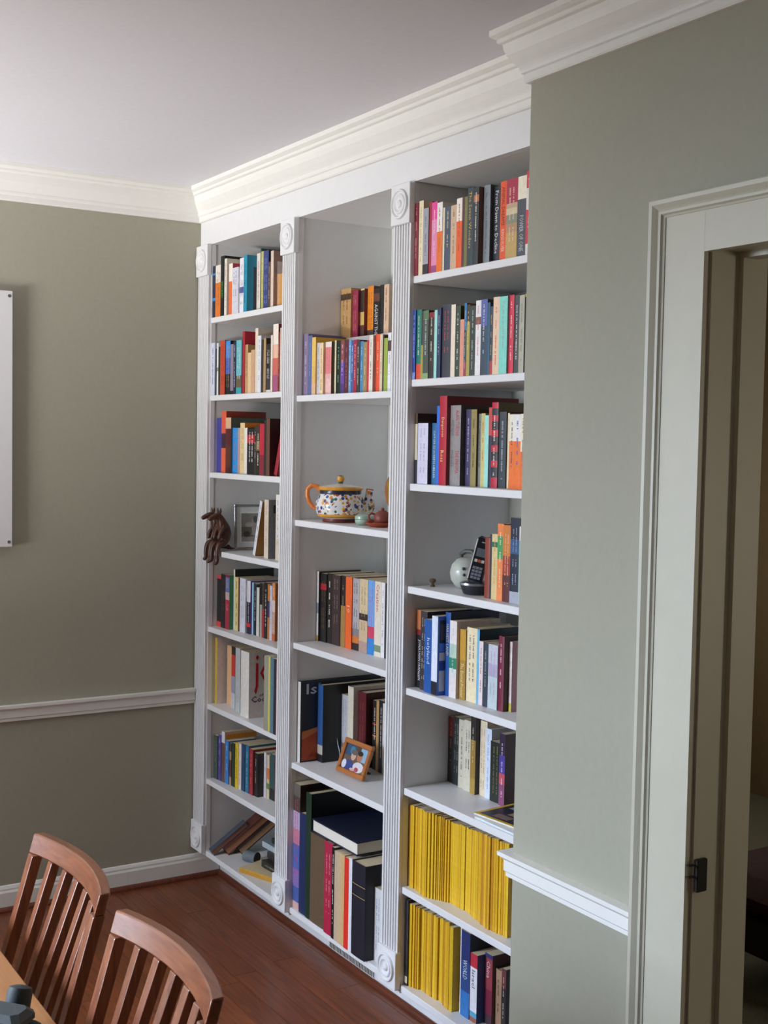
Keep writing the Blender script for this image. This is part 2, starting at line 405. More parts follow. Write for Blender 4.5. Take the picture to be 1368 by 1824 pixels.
# ------------------------------------------------------------------ books
NAMES = [('cream', 'e8dcc0'), ('white', 'e8e6e8'), ('pale grey', 'c4c4c8'), ('grey', '8e8e90'), ('charcoal', '44464c'), ('black', '221f20'), ('tan', 'c4a070'), ('brown', '6a4a34'), ('dark brown', '42302a'), ('maroon', '6a2030'), ('crimson', 'b0283c'), ('red', 'cc3434'), ('orange', 'e87830'), ('peach', 'e8b890'), ('pink', 'e088a8'), ('mauve', '8c7a92'), ('purple', '5c4a94'), ('navy', '1f2b50'), ('blue', '2f66b0'), ('sky blue', '70a8dc'), ('slate blue', '566890'), ('teal', '2a7f8c'), ('aqua', '90dcd0'), ('dark green', '2a4434'), ('green', '3c8a58'), ('olive', '80783c'), ('yellow', 'e2b828'), ('pale yellow', 'e4d48c'), ('lime green', '9cb044'), ('lavender', 'd2d0e2'), ('beige', 'd8bca0'), ('slate', '384650')]
NL = [(n, lin(h)) for n, h in NAMES]
def cname(h):
    c = [x ** (1 / 2.2) for x in lin(h)]
    return min(NL, key=lambda t: sum(w * (a - e ** (1 / 2.2)) ** 2 for w, a, e in zip((1.0, 1.3, .9), c, t[1])))[0]
ORD = ['first', 'second', 'third', 'fourth', 'fifth', 'sixth', 'seventh', 'eighth', 'ninth', 'tenth', 'eleventh', 'twelfth', 'thirteenth', 'fourteenth', 'fifteenth', 'sixteenth', 'seventeenth', 'eighteenth', 'nineteenth', 'twentieth']
for ten, tenth in (('twenty', None), ('thirty', 'thirtieth'), ('forty', 'fortieth'), ('fifty', 'fiftieth'), ('sixty', 'sixtieth'), ('seventy', 'seventieth'), ('eighty', 'eightieth')):
    if tenth: ORD.append(tenth)
    ORD += [ten + '-' + x for x in ORD[:9]]
def bm_(h): return mat(h, 0.42, 0.07, 70, gain=BOOK_GAIN)
BOOK_GAIN = 1.0
RND = random.Random(3)
def make_book(name, w, h, dep, kind, spine, cover, text=None, dash=None, pic=None, pages=None):
    root = empty(name)
    t = .0026 if kind == 'h' else (.0007 if kind == 'p' else .0004)
    t = min(t, w * .18); ov = .003 if kind == 'h' else .0003
    bul = .0016 if kind == 'h' else .0006
    bul = min(bul, w * .12)
    parts = spine.split('|'); cols = parts[0::2]; cuts = [float(x) for x in parts[1::2]]
    zc = [h] + [h * (1 - c) for c in cuts] + [0.0]
    cm = bm_(cover); hw = w / 2
    out = [(-hw, dep), (-hw, bul), (-hw * .55, bul * .3), (0, 0), (hw * .55, bul * .3), (hw, bul), (hw, dep)]
    inn = [(-hw + t, dep), (-hw + t, bul + t), (-hw * .5, bul * .3 + t), (0, t), (hw * .5, bul * .3 + t), (hw - t, bul + t), (hw - t, dep)]
    b = MB()
    for i in range(len(zc) - 1):
        z1, z0 = zc[i], zc[i + 1]; sm = bm_(cols[i])
        for k in range(1, 5): b.face([(*out[k], z0), (*out[k + 1], z0), (*out[k + 1], z1), (*out[k], z1)], sm)
    b.face([(*out[0], 0), (*out[1], 0), (*out[1], h), (*out[0], h)], cm); b.face([(*out[5], 0), (*out[6], 0), (*out[6], h), (*out[5], h)], cm)
    for k in range(6):
        b.face([(*inn[k + 1], 0), (*inn[k], 0), (*inn[k], h), (*inn[k + 1], h)], cm)
        b.face([(*out[k], h), (*out[k + 1], h), (*inn[k + 1], h), (*inn[k], h)], cm if k in (0, 5) else bm_(cols[0]))
        b.face([(*out[k + 1], 0), (*out[k], 0), (*inn[k], 0), (*inn[k + 1], 0)], cm)
    for k in (0, 6): b.face([(*out[k], 0), (*inn[k], 0), (*inn[k], h), (*out[k], h)], cm)
    b.build('cover', root, fix=False)
    p = MB(); p.box(-hw + t, hw - t, bul + t + .0004, dep - ov, ov, h - ov, pages or M_PAGE); p.build('page_block', root)
    if text:
        for body, col, f0, f1, xo, hf in text:
            L = (f1 - f0) * h; zmid = h * (1 - (f0 + f1) / 2)
            M = Matrix.Translation((xo * w, -.0004, zmid)) @ Matrix(((0, 1, 0, 0), (0, 0, -1, 0), (-1, 0, 0, 0), (0, 0, 0, 1)))
            text_mesh(body, 'lettering', bm_(col), L, w * hf, M, root, 0.0)
    if dash:
        d = MB(); dm = bm_(dash); z = h * RND.uniform(.86, .94); lines = 2 if w > .034 else 1; end = h * RND.uniform(.10, .34)
        gw = w * (.24 if lines == 1 else .13); word = RND.randint(4, 9)
        while z > end:
            L = RND.uniform(.0012, .0030)
            for q in range(lines):
                xo = 0 if lines == 1 else (-w * .16 + q * w * .32); g2 = gw * RND.uniform(.55, 1.0)
                if RND.random() < .9: d.face([(xo - g2 / 2, -.0003, z - L), (xo + g2 / 2, -.0003, z - L), (xo + g2 / 2, -.0003, z), (xo - g2 / 2, -.0003, z)], dm)
            z -= L + RND.uniform(.0008, .0016); word -= 1
            if word < 0: z -= RND.choice((.003, .004, .018)); word = RND.randint(3, 9)
        if d.f: d.build('lettering', root, fix=False)['kind'] = 'stuff'
    if pic: cover_picture(root, pic, hw, bul, dep, h)
    return root
def cover_picture(root, pic, hw, y0, dep, h):
    P = {'bird': [(0.18, .97, .04, .80, '26303e'), (.45, .70, .50, .70, '2a3644'), (.50, .62, .52, .66, 'c4c8c8'), (.46, .62, .40, .50, 'b8343c'), (.46, .8, .28, .34, 'ded8d0'), (.3, .6, .1, .22, '3c4a44')],
         'collage': [(.05, .95, .02, .70, '8f7268'), (.1, .3, .45, .82, 'd8c6c0'), (.35, .6, .2, .5, '6a4a3c'), (.6, .9, .4, .7, 'a8887c'), (.15, .4, .04, .2, 'b88a5c'), (.6, .75, .76, .86, '3a2c2c')],
         'cook': [(.28, .52, .52, .70, '34403a'), (.3, .5, .32, .45, 'c8a060'), (.30, .52, .24, .31, '9a4038'), (.40, .5, .46, .52, 'b8552c'), (.36, .52, .38, .44, '2c2a28')],
         'rock': [(.02, 1.0, .02, .985, '161c2c')],
         'orangebar': [(.05, .98, .86, .95, 'c8822c'), (.05, .98, .70, .84, 'd6b8a0'), (.2, .4, .73, .79, '4a4448')],
         'bluegrid': [(.04, .98, .62, .95, '20242c'), (.04, .98, .56, .66, '4a7ce0'), (.04, .98, .44, .54, 'd4d4d4'), (.04, .98, .32, .43, '34509c'), (.04, .98, .05, .31, 'c8cad0'), (.05, .3, .70, .9, '3c4048')],
         'magazine': [(.14, .86, .1, .88, '7c4438'), (.3, .8, .1, .45, '3c2a24'), (.3, .6, .5, .62, 'b8a090')],
         'joy': []}[pic]
    b = MB()
    if pic == 'rock':
        for i, (pts, c) in enumerate((([(.02, .02), (1, .02), (1, .62), (.72, .66), (.56, .60), (.44, .52), (.28, .44), (.02, .38)], 'b0481e'), ([(.02, .28), (.28, .40), (.44, .50), (.30, .44), (.02, .38)], 'c8743c'), ([(.5, .2), (.9, .1), (1, .5), (.7, .6), (.6, .45)], '8c3a1c'), ([(.1, .05), (.5, .1), (.45, .3), (.2, .22)], '9a3c18'))):
            b.face([(hw + .0008 + .0001 * i, y0 + (dep - y0) * u, h * v) for u, v in pts], bm_(c))
    for i, (u0, u1, v0, v1, c) in enumerate(P):
        x = hw + .0003 + .0001 * i; ya, yb = y0 + (dep - y0) * u0, y0 + (dep - y0) * u1
        b.face([(x, ya, h * v0), (x, yb, h * v0), (x, yb, h * v1), (x, ya, h * v1)], bm_(c))
    if b.f: b.build('cover_picture', root, fix=False)
    def side(body, col, yc, zc, wd, ht):
        M = Matrix.Translation((hw + .0016, yc, zc)) @ Matrix(((0, 0, 1, 0), (1, 0, 0, 0), (0, 1, 0, 0), (0, 0, 0, 1)))
        text_mesh(body, 'cover_lettering', bm_(col), wd, ht, M, root, .01)
    if pic == 'rock': side('Isl', 'ccd0d4', y0 + .050, h * .905, .056, .036)
    if pic == 'joy':
        side('joy', 'c81c2c', y0 + .079, h * .66, .115, .150); side('of', '3a3e50', y0 + .052, h * .345, .018, .012)
        side('Cooking', '2a3050', y0 + .070, h * .27, .120, .030); side('ALL NEW', '8a8488', y0 + .09, h * .93, .07, .008)

SHELF_Z = {}
for i in range(8): SHELF_Z['A%d' % (i + 1)] = ZA[i]; SHELF_Z['C%d' % (i + 1)] = ZC[i]
for i in range(5): SHELF_Z['B%d' % (i + 1)] = ZB[i]
SHELF_Z['B1u'] = RZ
BAY = {'A': 'left', 'B': 'middle', 'C': 'right'}
LAST = {'A': 8, 'B': 5, 'C': 8}
def shelf_words(key):
    n = int(key[1]); bay = BAY[key[0]]
    if key == 'B1u': return 'back row, top middle shelf'
    s = 'top shelf' if n == 1 else ('bottom shelf' if n == LAST[key[0]] else ORD[n - 1] + ' shelf down')
    if key == 'B1': return 'front row, top middle shelf'
    return '%s, %s bay' % (s, bay)
import re
BOOKS = [
    ('A1', 'p', 0.1377, 0.1649, 0.0048, 0.1978, '1c2438|.14|2a7fc4|.18|1c2438|.62|2a86c8|.68|1c2438', 'c=5a2030'),
    ('A1', 'p', 0.1654, 0.2155, 0.0041, 0.197, 'e6dfd2|.34|e07a2c', 'c=7a2436 t=a05018'),
    ('A1', 'h', 0.216, 0.2532, 0.001, 0.2263, '15181a', 'c=121a14 T=WICKED:4fae3c:.42:.70'),
    ('A1', 'p', 0.2537, 0.2738, 0.001, 0.2133, 'e4ddcf', 'c=dad2c2 t=b0404a'),
    ('A1', 'p', 0.2864, 0.3181, 0.0046, 0.1905, 'ece4d8|.35|e8713a', 'c=b8444e'),
    ('A1', 'p', 0.3186, 0.3722, 0.0026, 0.1706, 'd5d3dd', 'c=c9c7cc t=66607a'),
    ('A1', 'p', 0.3727, 0.4087, 0.0086, 0.2017, 'e6e4ea|.53|5a62a4|.64|e6e4ea', 'c=d8d8de t=555'),
    ('A1', 'h', 0.4092, 0.4378, 0.0059, 0.2074, '2391ae', 'c=1c7a96 t=105a70 P=bird'),
    ('A1', 'p', 0.4383, 0.4707, 0.0466, 0.2146, 'e9dccf', 'c=e4d8ca t=c08070'),
    ('A1', 'h', 0.4712, 0.4799, 0.0441, 0.2295, '1f5a4a', 'c=173d38'),
    ('A1', 'p', 0.4804, 0.5038, 0.0434, 0.2171, 'b9b268', 'c=a59f55 t=e8e4b8'),
    ('A1', 'p', 0.5043, 0.5451, 0.0411, 0.2151, '3c4680', 'c=20222c t=9aa6d8'),
    ('A1', 'p', 0.5456, 0.5638, 0.0396, 0.1712, '5a463c', 'c=6a5040 t=d8c8b0'),
    ('A1', 'p', 0.5643, 0.5859, 0.0407, 0.2089, 'dcc7b4', 'c=9a7c70 P=collage'),
    ('A1', 'p', 0.5864, 0.6089, 0.0563, 0.1252, 'cda273', 'c=b88858'),
    ('A1', 'p', 0.6094, 0.6286, 0.055, 0.1237, 'cf9450', 'c=b07a3e'),
    ('A2', 'p', 0.1377, 0.171, 0.0015, 0.202, 'cfd3e2', 'c=c4c8d8 t=3a4a8a'),
    ('A2', 'p', 0.1715, 0.1846, 0.0043, 0.1788, '2e3440', 'c=343a48'),
    ('A2', 'p', 0.1851, 0.1982, 0.0042, 0.1998, 'eceae8|.47|a59a7c|.54|eceae8', 'c=dcdad6'),
    ('A2', 'p', 0.1987, 0.2145, 0.0045, 0.1844, '26302a', 'c=242a26'),
    ('A2', 'p', 0.215, 0.2572, 0.0048, 0.207, 'c2482c', 'c=7a3a28 t=8a2a18'),
    ('A2', 'p', 0.2577, 0.2975, 0.0085, 0.2035, '3f8fdc|.32|3e60b8|.62|1c1a22', 'c=201c28 t=c8b060'),
    ('A2', 'p', 0.298, 0.3242, 0.0091, 0.1883, '8e8390|.93|221e26', 'c=5a5260'),
    ('A2', 'p', 0.3247, 0.349, 0.0089, 0.1982, '1b2440', 'c=1a2038 t=d8dce8'),
    ('A2', 'p', 0.3495, 0.3949, 0.0092, 0.2002, '69b6c0|.66|6a5a44|.88|3aa0a8', 'c=2c6a70 t=d8e0dc'),
    ('A2', 'h', 0.3954, 0.416, 0.011, 0.2306, 'a52436', 'c=b02838'),
    ('A2', 'p', 0.4165, 0.4394, 0.0141, 0.1805, 'c29c6c', 'c=b48c5c t=7a5a34'),
    ('A2', 'p', 0.4399, 0.4653, 0.0142, 0.1497, 'e3c398', 'c=d4b488'),
    ('A2', 'p', 0.4658, 0.4965, 0.0142, 0.1585, 'cfa682', 'c=c09a74'),
    ('A2', 'h', 0.497, 0.5203, 0.0143, 0.2351, 'e2d4c0', 'c=d2c6b4'),
    ('A2', 'p', 0.5208, 0.547, 0.0143, 0.2067, 'e4e2ea', 'c=c8c6cc t=8088b0'),
    ('A2', 'p', 0.5475, 0.5644, 0.0144, 0.1917, '3c3a34', 'c=34322e'),
    ('A2', 'p', 0.5649, 0.5841, 0.0157, 0.1951, 'b09066', 'c=3a2c20'),
    ('A2', 'p', 0.5846, 0.6189, 0.0167, 0.173, '2a2626|.6|3a3438|.95|e0dccf', 'c=2a2426 t=e8e4da'),
    ('A2', 'p', 0.6194, 0.6339, 0.0172, 0.2028, 'e6d8c8', 'c=d0c0a8'),
    ('A2', 'h', 0.6344, 0.6752, 0.0175, 0.24, 'f0e4d6|.3|e8b8a0|.5|d06c60|.75|a5587a', 'c=7a3038'),
    ('A2', 'p', 0.6757, 0.6899, 0.0178, 0.21, '7a2a28', 'c=5a2422 t=d8b090'),
    ('A2', 'p', 0.6904, 0.6983, 0.0183, 0.2241, 'dcd0bc', 'c=ccc0a8'),
    ('A2', 'p', 0.6988, 0.7092, 0.0186, 0.2193, '2c2a34', 'c=2a2830 t=d0ccc8'),
    ('A3', 'p', 0.1377, 0.1834, 0.029, 0.2112, '47489a', 'c=3c3d84 t=3a3a80'),
    ('A3', 'h', 0.1839, 0.2275, 0.0263, 0.2381, 'e25c40|.36|3a2430|.6|e8663c', 'c=8a3222'),
    ('A3', 'h', 0.228, 0.2757, 0.0238, 0.2126, 'dcb48c|.2|5a1d24|.5|5e3020|.9|4a161e', 'c=4a5248'),
    ('A3', 'p', 0.2762, 0.3269, 0.0322, 0.1737, '2f92dc', 'c=2c6aa8 t=d88040'),
    ('A3', 'p', 0.3274, 0.3518, 0.0296, 0.1735, 'b89a94', 'c=b0948c'),
    ('A3', 'p', 0.3523, 0.3905, 0.028, 0.1919, 'e6cc96', 'c=c87428 t=a08850'),
    ('A3', 'p', 0.391, 0.4175, 0.0269, 0.1733, 'e8e2da', 'c=2a2422'),
    ('A3', 'p', 0.418, 0.485, 0.0252, 0.1709, '1c1a20|.14|c02430|.32|1c1a20', 'c=1a181e t=e0dcd8'),
    ('A3', 'p', 0.4855, 0.5014, 0.0222, 0.1775, '34302c', 'c=2a2824 t=e8e4d8'),
    ('A3', 'p', 0.5019, 0.5347, 0.0217, 0.1796, '3a3028|.3|8a7048|.5|2a2420', 'c=9a7030 t=e8e4d8'),
    ('A3', 'p', 0.5352, 0.5766, 0.0193, 0.1862, 'c0263c|.6|8a2838', 'c=a02434'),
    ('A3', 'p', 0.5771, 0.5937, 0.0161, 0.1992, '2c2a30', 'c=242228'),
    ('A3', 'h', 0.5942, 0.6218, 0.0153, 0.2057, '6a4434', 'c=3a161a'),
    ('A5', 'p', 0.1377, 0.1758, 0.0372, 0.2028, 'd8404a|.07|242426|.9|e0483e', 'c=2a2826'),
    ('A5', 'p', 0.1763, 0.2195, 0.036, 0.2103, '1e1c1e', 'c=221e20 t=6a6048'),
    ('A5', 'p', 0.22, 0.2557, 0.0351, 0.2122, '8a2048|.05|6a74a8|.32|c8a8a8|.46|b02a4a', 'c=2f7a54 t=e8c8cc'),
    ('A5', 'h', 0.2562, 0.2679, 0.0523, 0.2341, 'e8e0d4|.2|e4e0e0', 'c=1c2420'),
    ('A5', 'p', 0.2684, 0.3004, 0.0525, 0.2067, 'e4d28c', 'c=9a6030 t=6a5a30'),
    ('A5', 'p', 0.3009, 0.3149, 0.0516, 0.2071, '6a3a34', 'c=5a3028'),
    ('A5', 'p', 0.3154, 0.3637, 0.0517, 0.2078, 'd8d8e4', 'c=d0d0d4 t=a8a8b8'),
    ('A5', 'p', 0.3642, 0.3928, 0.0589, 0.2019, 'e4e0e4|.4|242430|.8|d8343c|.87|2a2a34', 'c=6a3c92 t=c8c8d4'),
    ('A5', 'p', 0.3933, 0.4062, 0.0654, 0.1975, '9ecdd8', 'c=88b8c4'),
    ('A5', 'p', 0.4067, 0.4336, 0.0656, 0.1943, '243040', 'c=3a5048 t=c8d0d8'),
    ('A5', 'p', 0.4341, 0.4573, 0.0645, 0.1833, 'ddd8cc', 'c=2a2a2c'),
    ('A5', 'p', 0.4578, 0.4762, 0.0666, 0.2018, '1e1c20|.4|a8a29a', 'c=a8a298'),
    ('A5', 'p', 0.4767, 0.4956, 0.0659, 0.105, 'b02c34', 'c=902430'),
    ('A5', 'p', 0.4961, 0.5239, 0.0654, 0.2081, '201c1e', 'c=b87830 t=ece8e8'),
    ('A5', 'p', 0.5244, 0.5424, 0.0655, 0.2042, 'c8803c|.3|4a3a62|.6|c07838', 'c=4a3a54'),
    ('A5', 'p', 0.5429, 0.5619, 0.0648, 0.2016, 'd0cedc', 'c=b8b4c4 t=9a98b0'),
    ('A5', 'p', 0.5624, 0.5861, 0.065, 0.2139, 'd88a54|.3|e0c8b8|.5|d0a088|.88|c86a40', 'c=a85e28 t=f0e0d0'),
    ('A6', 'm', 0.1377, 0.1582, 0.0314, 0.2612, 'd4b440', 'c=dfd2cc P=cook'),
    ('A6', 'p', 0.1746, 0.2446, 0.0668, 0.2343, 'eab98c', 'c=dcd6d4'),
    ('A6', 'p', 0.2451, 0.2803, 0.0524, 0.2413, '2c2828|.13|cf3c34|.48|9a9cb0|.75|ccc8cc', 'c=b8bcbe'),
    ('A6', 'p', 0.3097, 0.3507, 0.0399, 0.247, 'bcc2c0', 'c=d4cfca t=a8a8a8'),
    ('A6', 'h', 0.3854, 0.456, 0.0251, 0.2487, 'e2dcd4', 'c=d9d0ca P=joy'),
    ('A6', 'm', 0.6426, 0.6761, -0.004, 0.2704, '9c9a86', 'c=c8c4b0'),
    ('A6', 'm', 0.6766, 0.6908, -0.004, 0.2707, 'd8c860', 'c=c8b850'),
    ('A6', 'm', 0.6913, 0.718, -0.004, 0.2691, '5c7c88', 'c=4c6c78'),
    ('A6', 'm', 0.7185, 0.7381, -0.004, 0.2699, '2a2838', 'c=2a2834'),
    ('A6', 'm', 0.7386, 0.7511, -0.004, 0.271, 'd0a094', 'c=c09084'),
    ('A6', 'm', 0.7516, 0.7556, -0.004, 0.2714, 'c0ccbc|.75|4a4c48', 'c=a8b4a4'),
    ('A7', 'p', 0.1377, 0.1725, 0.03, 0.1733, '4a5a4c', 'c=3a4a3c t=8a9a8c'),
    ('A7', 'p', 0.173, 0.1989, 0.0333, 0.1839, '5a4e9a', 'c=4a4080 t=c0b8dc'),
    ('A7', 'p', 0.1994, 0.228, 0.0355, 0.1989, 'e0e0e8|.22|6a5048', 'c=d0a888 P=orangebar'),
    ('A7', 'p', 0.2285, 0.2592, 0.0379, 0.1695, '3c84cc', 'c=3070b0 t=d0e0f0'),
    ('A7', 'p', 0.2597, 0.278, 0.0413, 0.1649, '4a4038|.2|b0906c|.4|6a3a38|.8|b89a78', 'c=5a4a3c'),
    ('A7', 'p', 0.2785, 0.3038, 0.043, 0.1699, '2a4030', 'c=2a3a2c t=48604c'),
    ('A7', 'p', 0.3043, 0.3302, 0.0453, 0.1752, 'e0c02c', 'c=c8a824 t=7a7020'),
    ('A7', 'p', 0.3307, 0.3531, 0.0476, 0.1777, 'e8dcd6', 'c=dccfc8 t=d07888'),
    ('A7', 'p', 0.3536, 0.38, 0.0494, 0.1815, '24486a', 'c=1c3a58'),
    ('A7', 'p', 0.3805, 0.4102, 0.0518, 0.1825, '2f7496', 'c=286484 t=c0d0d0'),
    ('A7', 'p', 0.4107, 0.4418, 0.0542, 0.1746, '9c2c34', 'c=8a2830 t=d88880'),
    ('A7', 'p', 0.4423, 0.4728, 0.0591, 0.1658, '242024', 'c=221e22 t=c8b898'),
    ('A7', 'p', 0.4733, 0.492, 0.0845, 0.1708, 'ded8dc', 'c=d0cac8 t=a8a8b8'),
    ('A7', 'p', 0.4925, 0.5135, 0.0872, 0.1643, 'dcc8ac|.3|d88050|.55|d8c4a0|.65|6a8a4c|.78|d8c8a8', 'c=c8b494'),
    ('A7', 'p', 0.514, 0.5495, 0.0905, 0.1733, '3c5a58|.75|242e2a', 'c=34504c'),
    ('A7', 'p', 0.55, 0.563, 0.0926, 0.1903, 'd8a8a0', 'c=c89890 t=a05058'),
    ('B1', 'p', 0.8537, 0.8845, 0.0251, 0.209, '8c7a96', 'c=7c6a86 t=d8d0dc'),
    ('B1', 'p', 0.885, 0.9136, 0.0252, 0.2017, '5c6c98', 'c=4c5c88 t=8898c0'),
    ('B1', 'p', 0.9141, 0.9396, 0.0243, 0.1945, 'e8c060|.5|e0b868|.8|e4b490', 'c=d8a830'),
    ('B1', 'p', 0.9401, 0.9595, 0.0293, 0.1749, 'c8c4cc', 'c=b8b4bc t=6a6a70'),
    ('B1', 'p', 0.96, 0.9839, 0.029, 0.1737, 'e8d0a4', 'c=c8ac84 t=8a7a50'),
    ('B1', 'p', 0.9844, 1.0236, 0.0375, 0.1753, 'f0e0d8|.1|e88c8c|.6|ecc0b8', 'c=4a3426 t=c86870'),
    ('B1', 'p', 1.0241, 1.0351, 0.0496, 0.1788, 'e0d8b4', 'c=2a2c28'),
    ('B1', 'p', 1.0356, 1.0663, 0.0493, 0.1768, '1e2422', 'c=1c201e t=7ab884'),
    ('B1', 'p', 1.0668, 1.0906, 0.0483, 0.1761, '8a4a4a|.4|6848a0|.8|4a3c80', 'c=4a2a3a t=e0d0e8'),
    ('B1', 'p', 1.0911, 1.1212, 0.0475, 0.1746, '5c2434', 'c=5a2232 t=a06a74'),
    ('B1', 'p', 1.1217, 1.1365, 0.0471, 0.1752, '6a9cc8', 'c=dce4ec t=f0f4f8'),
    ('B1', 'p', 1.137, 1.1528, 0.0469, 0.1717, '3c5c94', 'c=2c3c6c t=e8ecf0'),
    ('B1', 'p', 1.1533, 1.1738, 0.0464, 0.1732, 'a82040', 'c=982038 t=e8d0d8'),
    ('B1', 'p', 1.1743, 1.1935, 0.0457, 0.1706, '3c3834', 'c=34302c t=e0dcd4'),
    ('B1', 'p', 1.194, 1.2141, 0.047, 0.1658, '4484b0', 'c=3474a0 t=d0dce8'),
    ('B1', 'p', 1.2146, 1.2376, 0.0463, 0.162, 'a08858', 'c=907848 t=d8c8a0'),
    ('B1', 'p', 1.2381, 1.2512, 0.0455, 0.1667, 'c8303c', 'c=b02834'),
    ('B1', 'p', 1.2517, 1.2744, 0.0453, 0.1805, 'e8dfd2', 'c=b8a49c t=5a5a60'),
    ('B1', 'p', 1.2749, 1.2997, 0.0559, 0.1833, 'ec5a38', 'c=d84c2c t=f4c0a0'),
    ('B1', 'p', 1.3002, 1.316, 0.0553, 0.1816, 'dccdb0', 'c=ccbda0 t=6a5a40'),
    ('B1', 'p', 1.3165, 1.3257, 0.0547, 0.1781, '3a2a24', 'c=34241e'),
    ('B1', 'p', 1.3262, 1.3472, 0.0543, 0.1678, '9cb044', 'c=4a7a84'),
    ('B1', 'p', 1.3477, 1.3658, 0.0549, 0.1809, 'ecebef|.12|5a3c3c|.3|ecebef', 'c=d8d4d8 t=4a4a50'),
    ('B1u', 'h', 0.8537, 0.9226, 0.1669, 0.1709, 'c49a64|.11|4a3424|.23|c49a64', 'c=b48c58 t=7a5a34'),
    ('B1u', 'h', 0.9231, 0.9599, 0.1732, 0.1608, '9a2c4c', 'c=6c1c30 t=c88a70'),
    ('B1u', 'p', 0.9604, 0.9844, 0.1843, 0.1635, 'e4d090|.03|3a3428|.48|d8b468|.75|5a3a34', 'c=6a3038'),
    ('B1u', 'p', 0.9849, 1.0234, 0.1974, 0.1701, 'ec8c28|.86|5a4a44', 'c=4a2a28 t=a86010'),
    ('B1u', 'p', 1.0239, 1.064, 0.1966, 0.1584, '2a2424|.1|6a4034|.27|1c1a1c', 'c=1c1a1c T=AGAINST THE:e8e4e0:.33:.98'),
    ('B1u', 'h', 1.0645, 1.0907, 0.1962, 0.1674, '20201e', 'c=242420 t=4a4a44'),
    ('B1u', 'h', 1.0912, 1.121, 0.1959, 0.166, 'e0bc9c', 'c=c4a890 t=6a6070'),
    ('B3', 'p', 0.8537, 0.8666, 0.0901, 0.2429, 'e0dcd4|.45|7a8a9a|.6|dcd8d0|.92|b08850', 'c=2a2624'),
    ('B3', 'p', 0.8671, 0.9088, 0.0973, 0.2378, '24201e|.12|24201e|.15|b02430|.24|24201e', 'c=1e1c1c t=7a6038'),
    ('B3', 'p', 0.9093, 0.9413, 0.1011, 0.2418, '2a2420', 'c=221e1c t=ece8dc'),
    ('B3', 'p', 0.9418, 0.996, 0.1016, 0.2401, '40302e', 'c=2c2222 t=8a7468'),
    ('B3', 'p', 0.9965, 1.026, 0.1047, 0.2418, '2a2220|.42|a88048', 'c=221c1c t=a89870'),
    ('B3', 'p', 1.0265, 1.0677, 0.1053, 0.2412, 'f0682c', 'c=d84c20 T=10:f8c8a8:.40:.50'),
    ('B3', 'h', 1.0682, 1.1104, 0.1082, 0.2405, 'b4aeb0|.7|8a8488|.8|d07838|.9|2a2426', 'c=7a5c4c t=48444a'),
    ('B3', 'p', 1.1109, 1.1635, 0.1095, 0.2424, 'dcc49c|.47|40302e|.56|d4b894|.85|b8988c', 'c=c0a880 t=a08c68'),
    ('B3', 'p', 1.164, 1.2039, 0.1105, 0.2431, '74a8e4|.62|d8405c|.78|2f88d4', 'c=5a90cc t=d05890'),
    ('B3', 'p', 1.2044, 1.2445, 0.1111, 0.2438, 'e8dcc8|.85|7a9478|.94|e8dcc8', 'c=dccdb4 T=Creation:c8443c:.04:.40'),
    ('B3', 'p', 1.245, 1.2664, 0.1114, 0.2434, 'ece8e6', 'c=dcd8d4 t=6a7480'),
    ('B3', 'p', 1.2669, 1.2753, 0.1118, 0.2423, '2a2a30', 'c=242428'),
    ('B4', 'h', 0.8537, 0.8733, 0.0207, 0.2815, 'e2dcd2', 'c=1a2030 P=rock D=.29'),
    ('B4', 'h', 0.8738, 0.9107, 0.0885, 0.2704, '30588e|.78|b8b0a4|.90|1c1c24', 'c=141214 D=.26'),
    ('B4', 'p', 0.9112, 0.954, 0.1645, 0.2353, 'c6c6cc', 'c=b8b4b8 t=a0a0a8'),
    ('B4', 'h', 0.9545, 0.9919, 0.1626, 0.2707, 'e2dac4', 'c=bcaea4 D=.21'),
    ('B4', 'h', 0.9924, 1.0436, 0.1818, 0.2584, '641e26', 'c=3c1418 t=8a5048'),
    ('B4', 'p', 1.057, 1.0861, 0.2018, 0.2369, '2a2220|.33|c85030|.35|201c1c|.5|d07848|.52|2c2c24', 'c=a88050 t=d8d0c0'),
    ('B4', 'p', 1.0866, 1.106, 0.1984, 0.2412, 'bc945c', 'c=a88450'),
    ('B4', 'p', 1.1065, 1.1358, 0.1963, 0.2465, '24222a', 'c=221e24 t=c0b8a8'),
    ('B4', 'p', 1.1363, 1.1488, 0.1928, 0.2412, 'e0dcd4', 'c=ccc8c0'),
    ('B5', 'p', 0.8537, 0.9024, 0.0106, 0.4403, '6a645c|.10|4a4440|.22|b8a8c8|.36|c88098|.48|5068b0|.68|8a70b0|.82|4a62a4|.94|d8b0a8', 'c=3a2c28 t=d04858'),
    ('B5', 'h', 0.9029, 0.9535, 0.0081, 0.3494, '1c2c58', 'c=16223e'),
    ('B5', 'h', 0.954, 0.9913, 0.0051, 0.4319, '183424', 'c=0e1212 D=.26'),
    ('B5', 'h', 0.9918, 1.0988, 0.0035, 0.3051, '685440', 'c=4c3c2e D=.2'),
    ('B5', 'h', 1.0993, 1.1561, -0.003, 0.3077, 'b42446', 'c=8c1c34 t=d89098'),
    ('B5', 'p', 1.1566, 1.1759, -0.0063, 0.3031, '1c1a1a', 'c=24201e t=e8e4dc'),
    ('B5', 'p', 1.1764, 1.1984, -0.007, 0.2962, 'c8b094', 'c=b8a084'),
    ('B5', 'p', 1.1989, 1.2263, -0.0083, 0.2987, 'd0b48c', 'c=c0a47c'),
    ('B5', 'p', 1.2268, 1.2447, -0.0097, 0.2987, 'd8b078', 'c=c8a068'),
    ('B5', 'p', 1.2452, 1.2759, -0.0103, 0.2958, 'e03424', 'c=c02c20'),
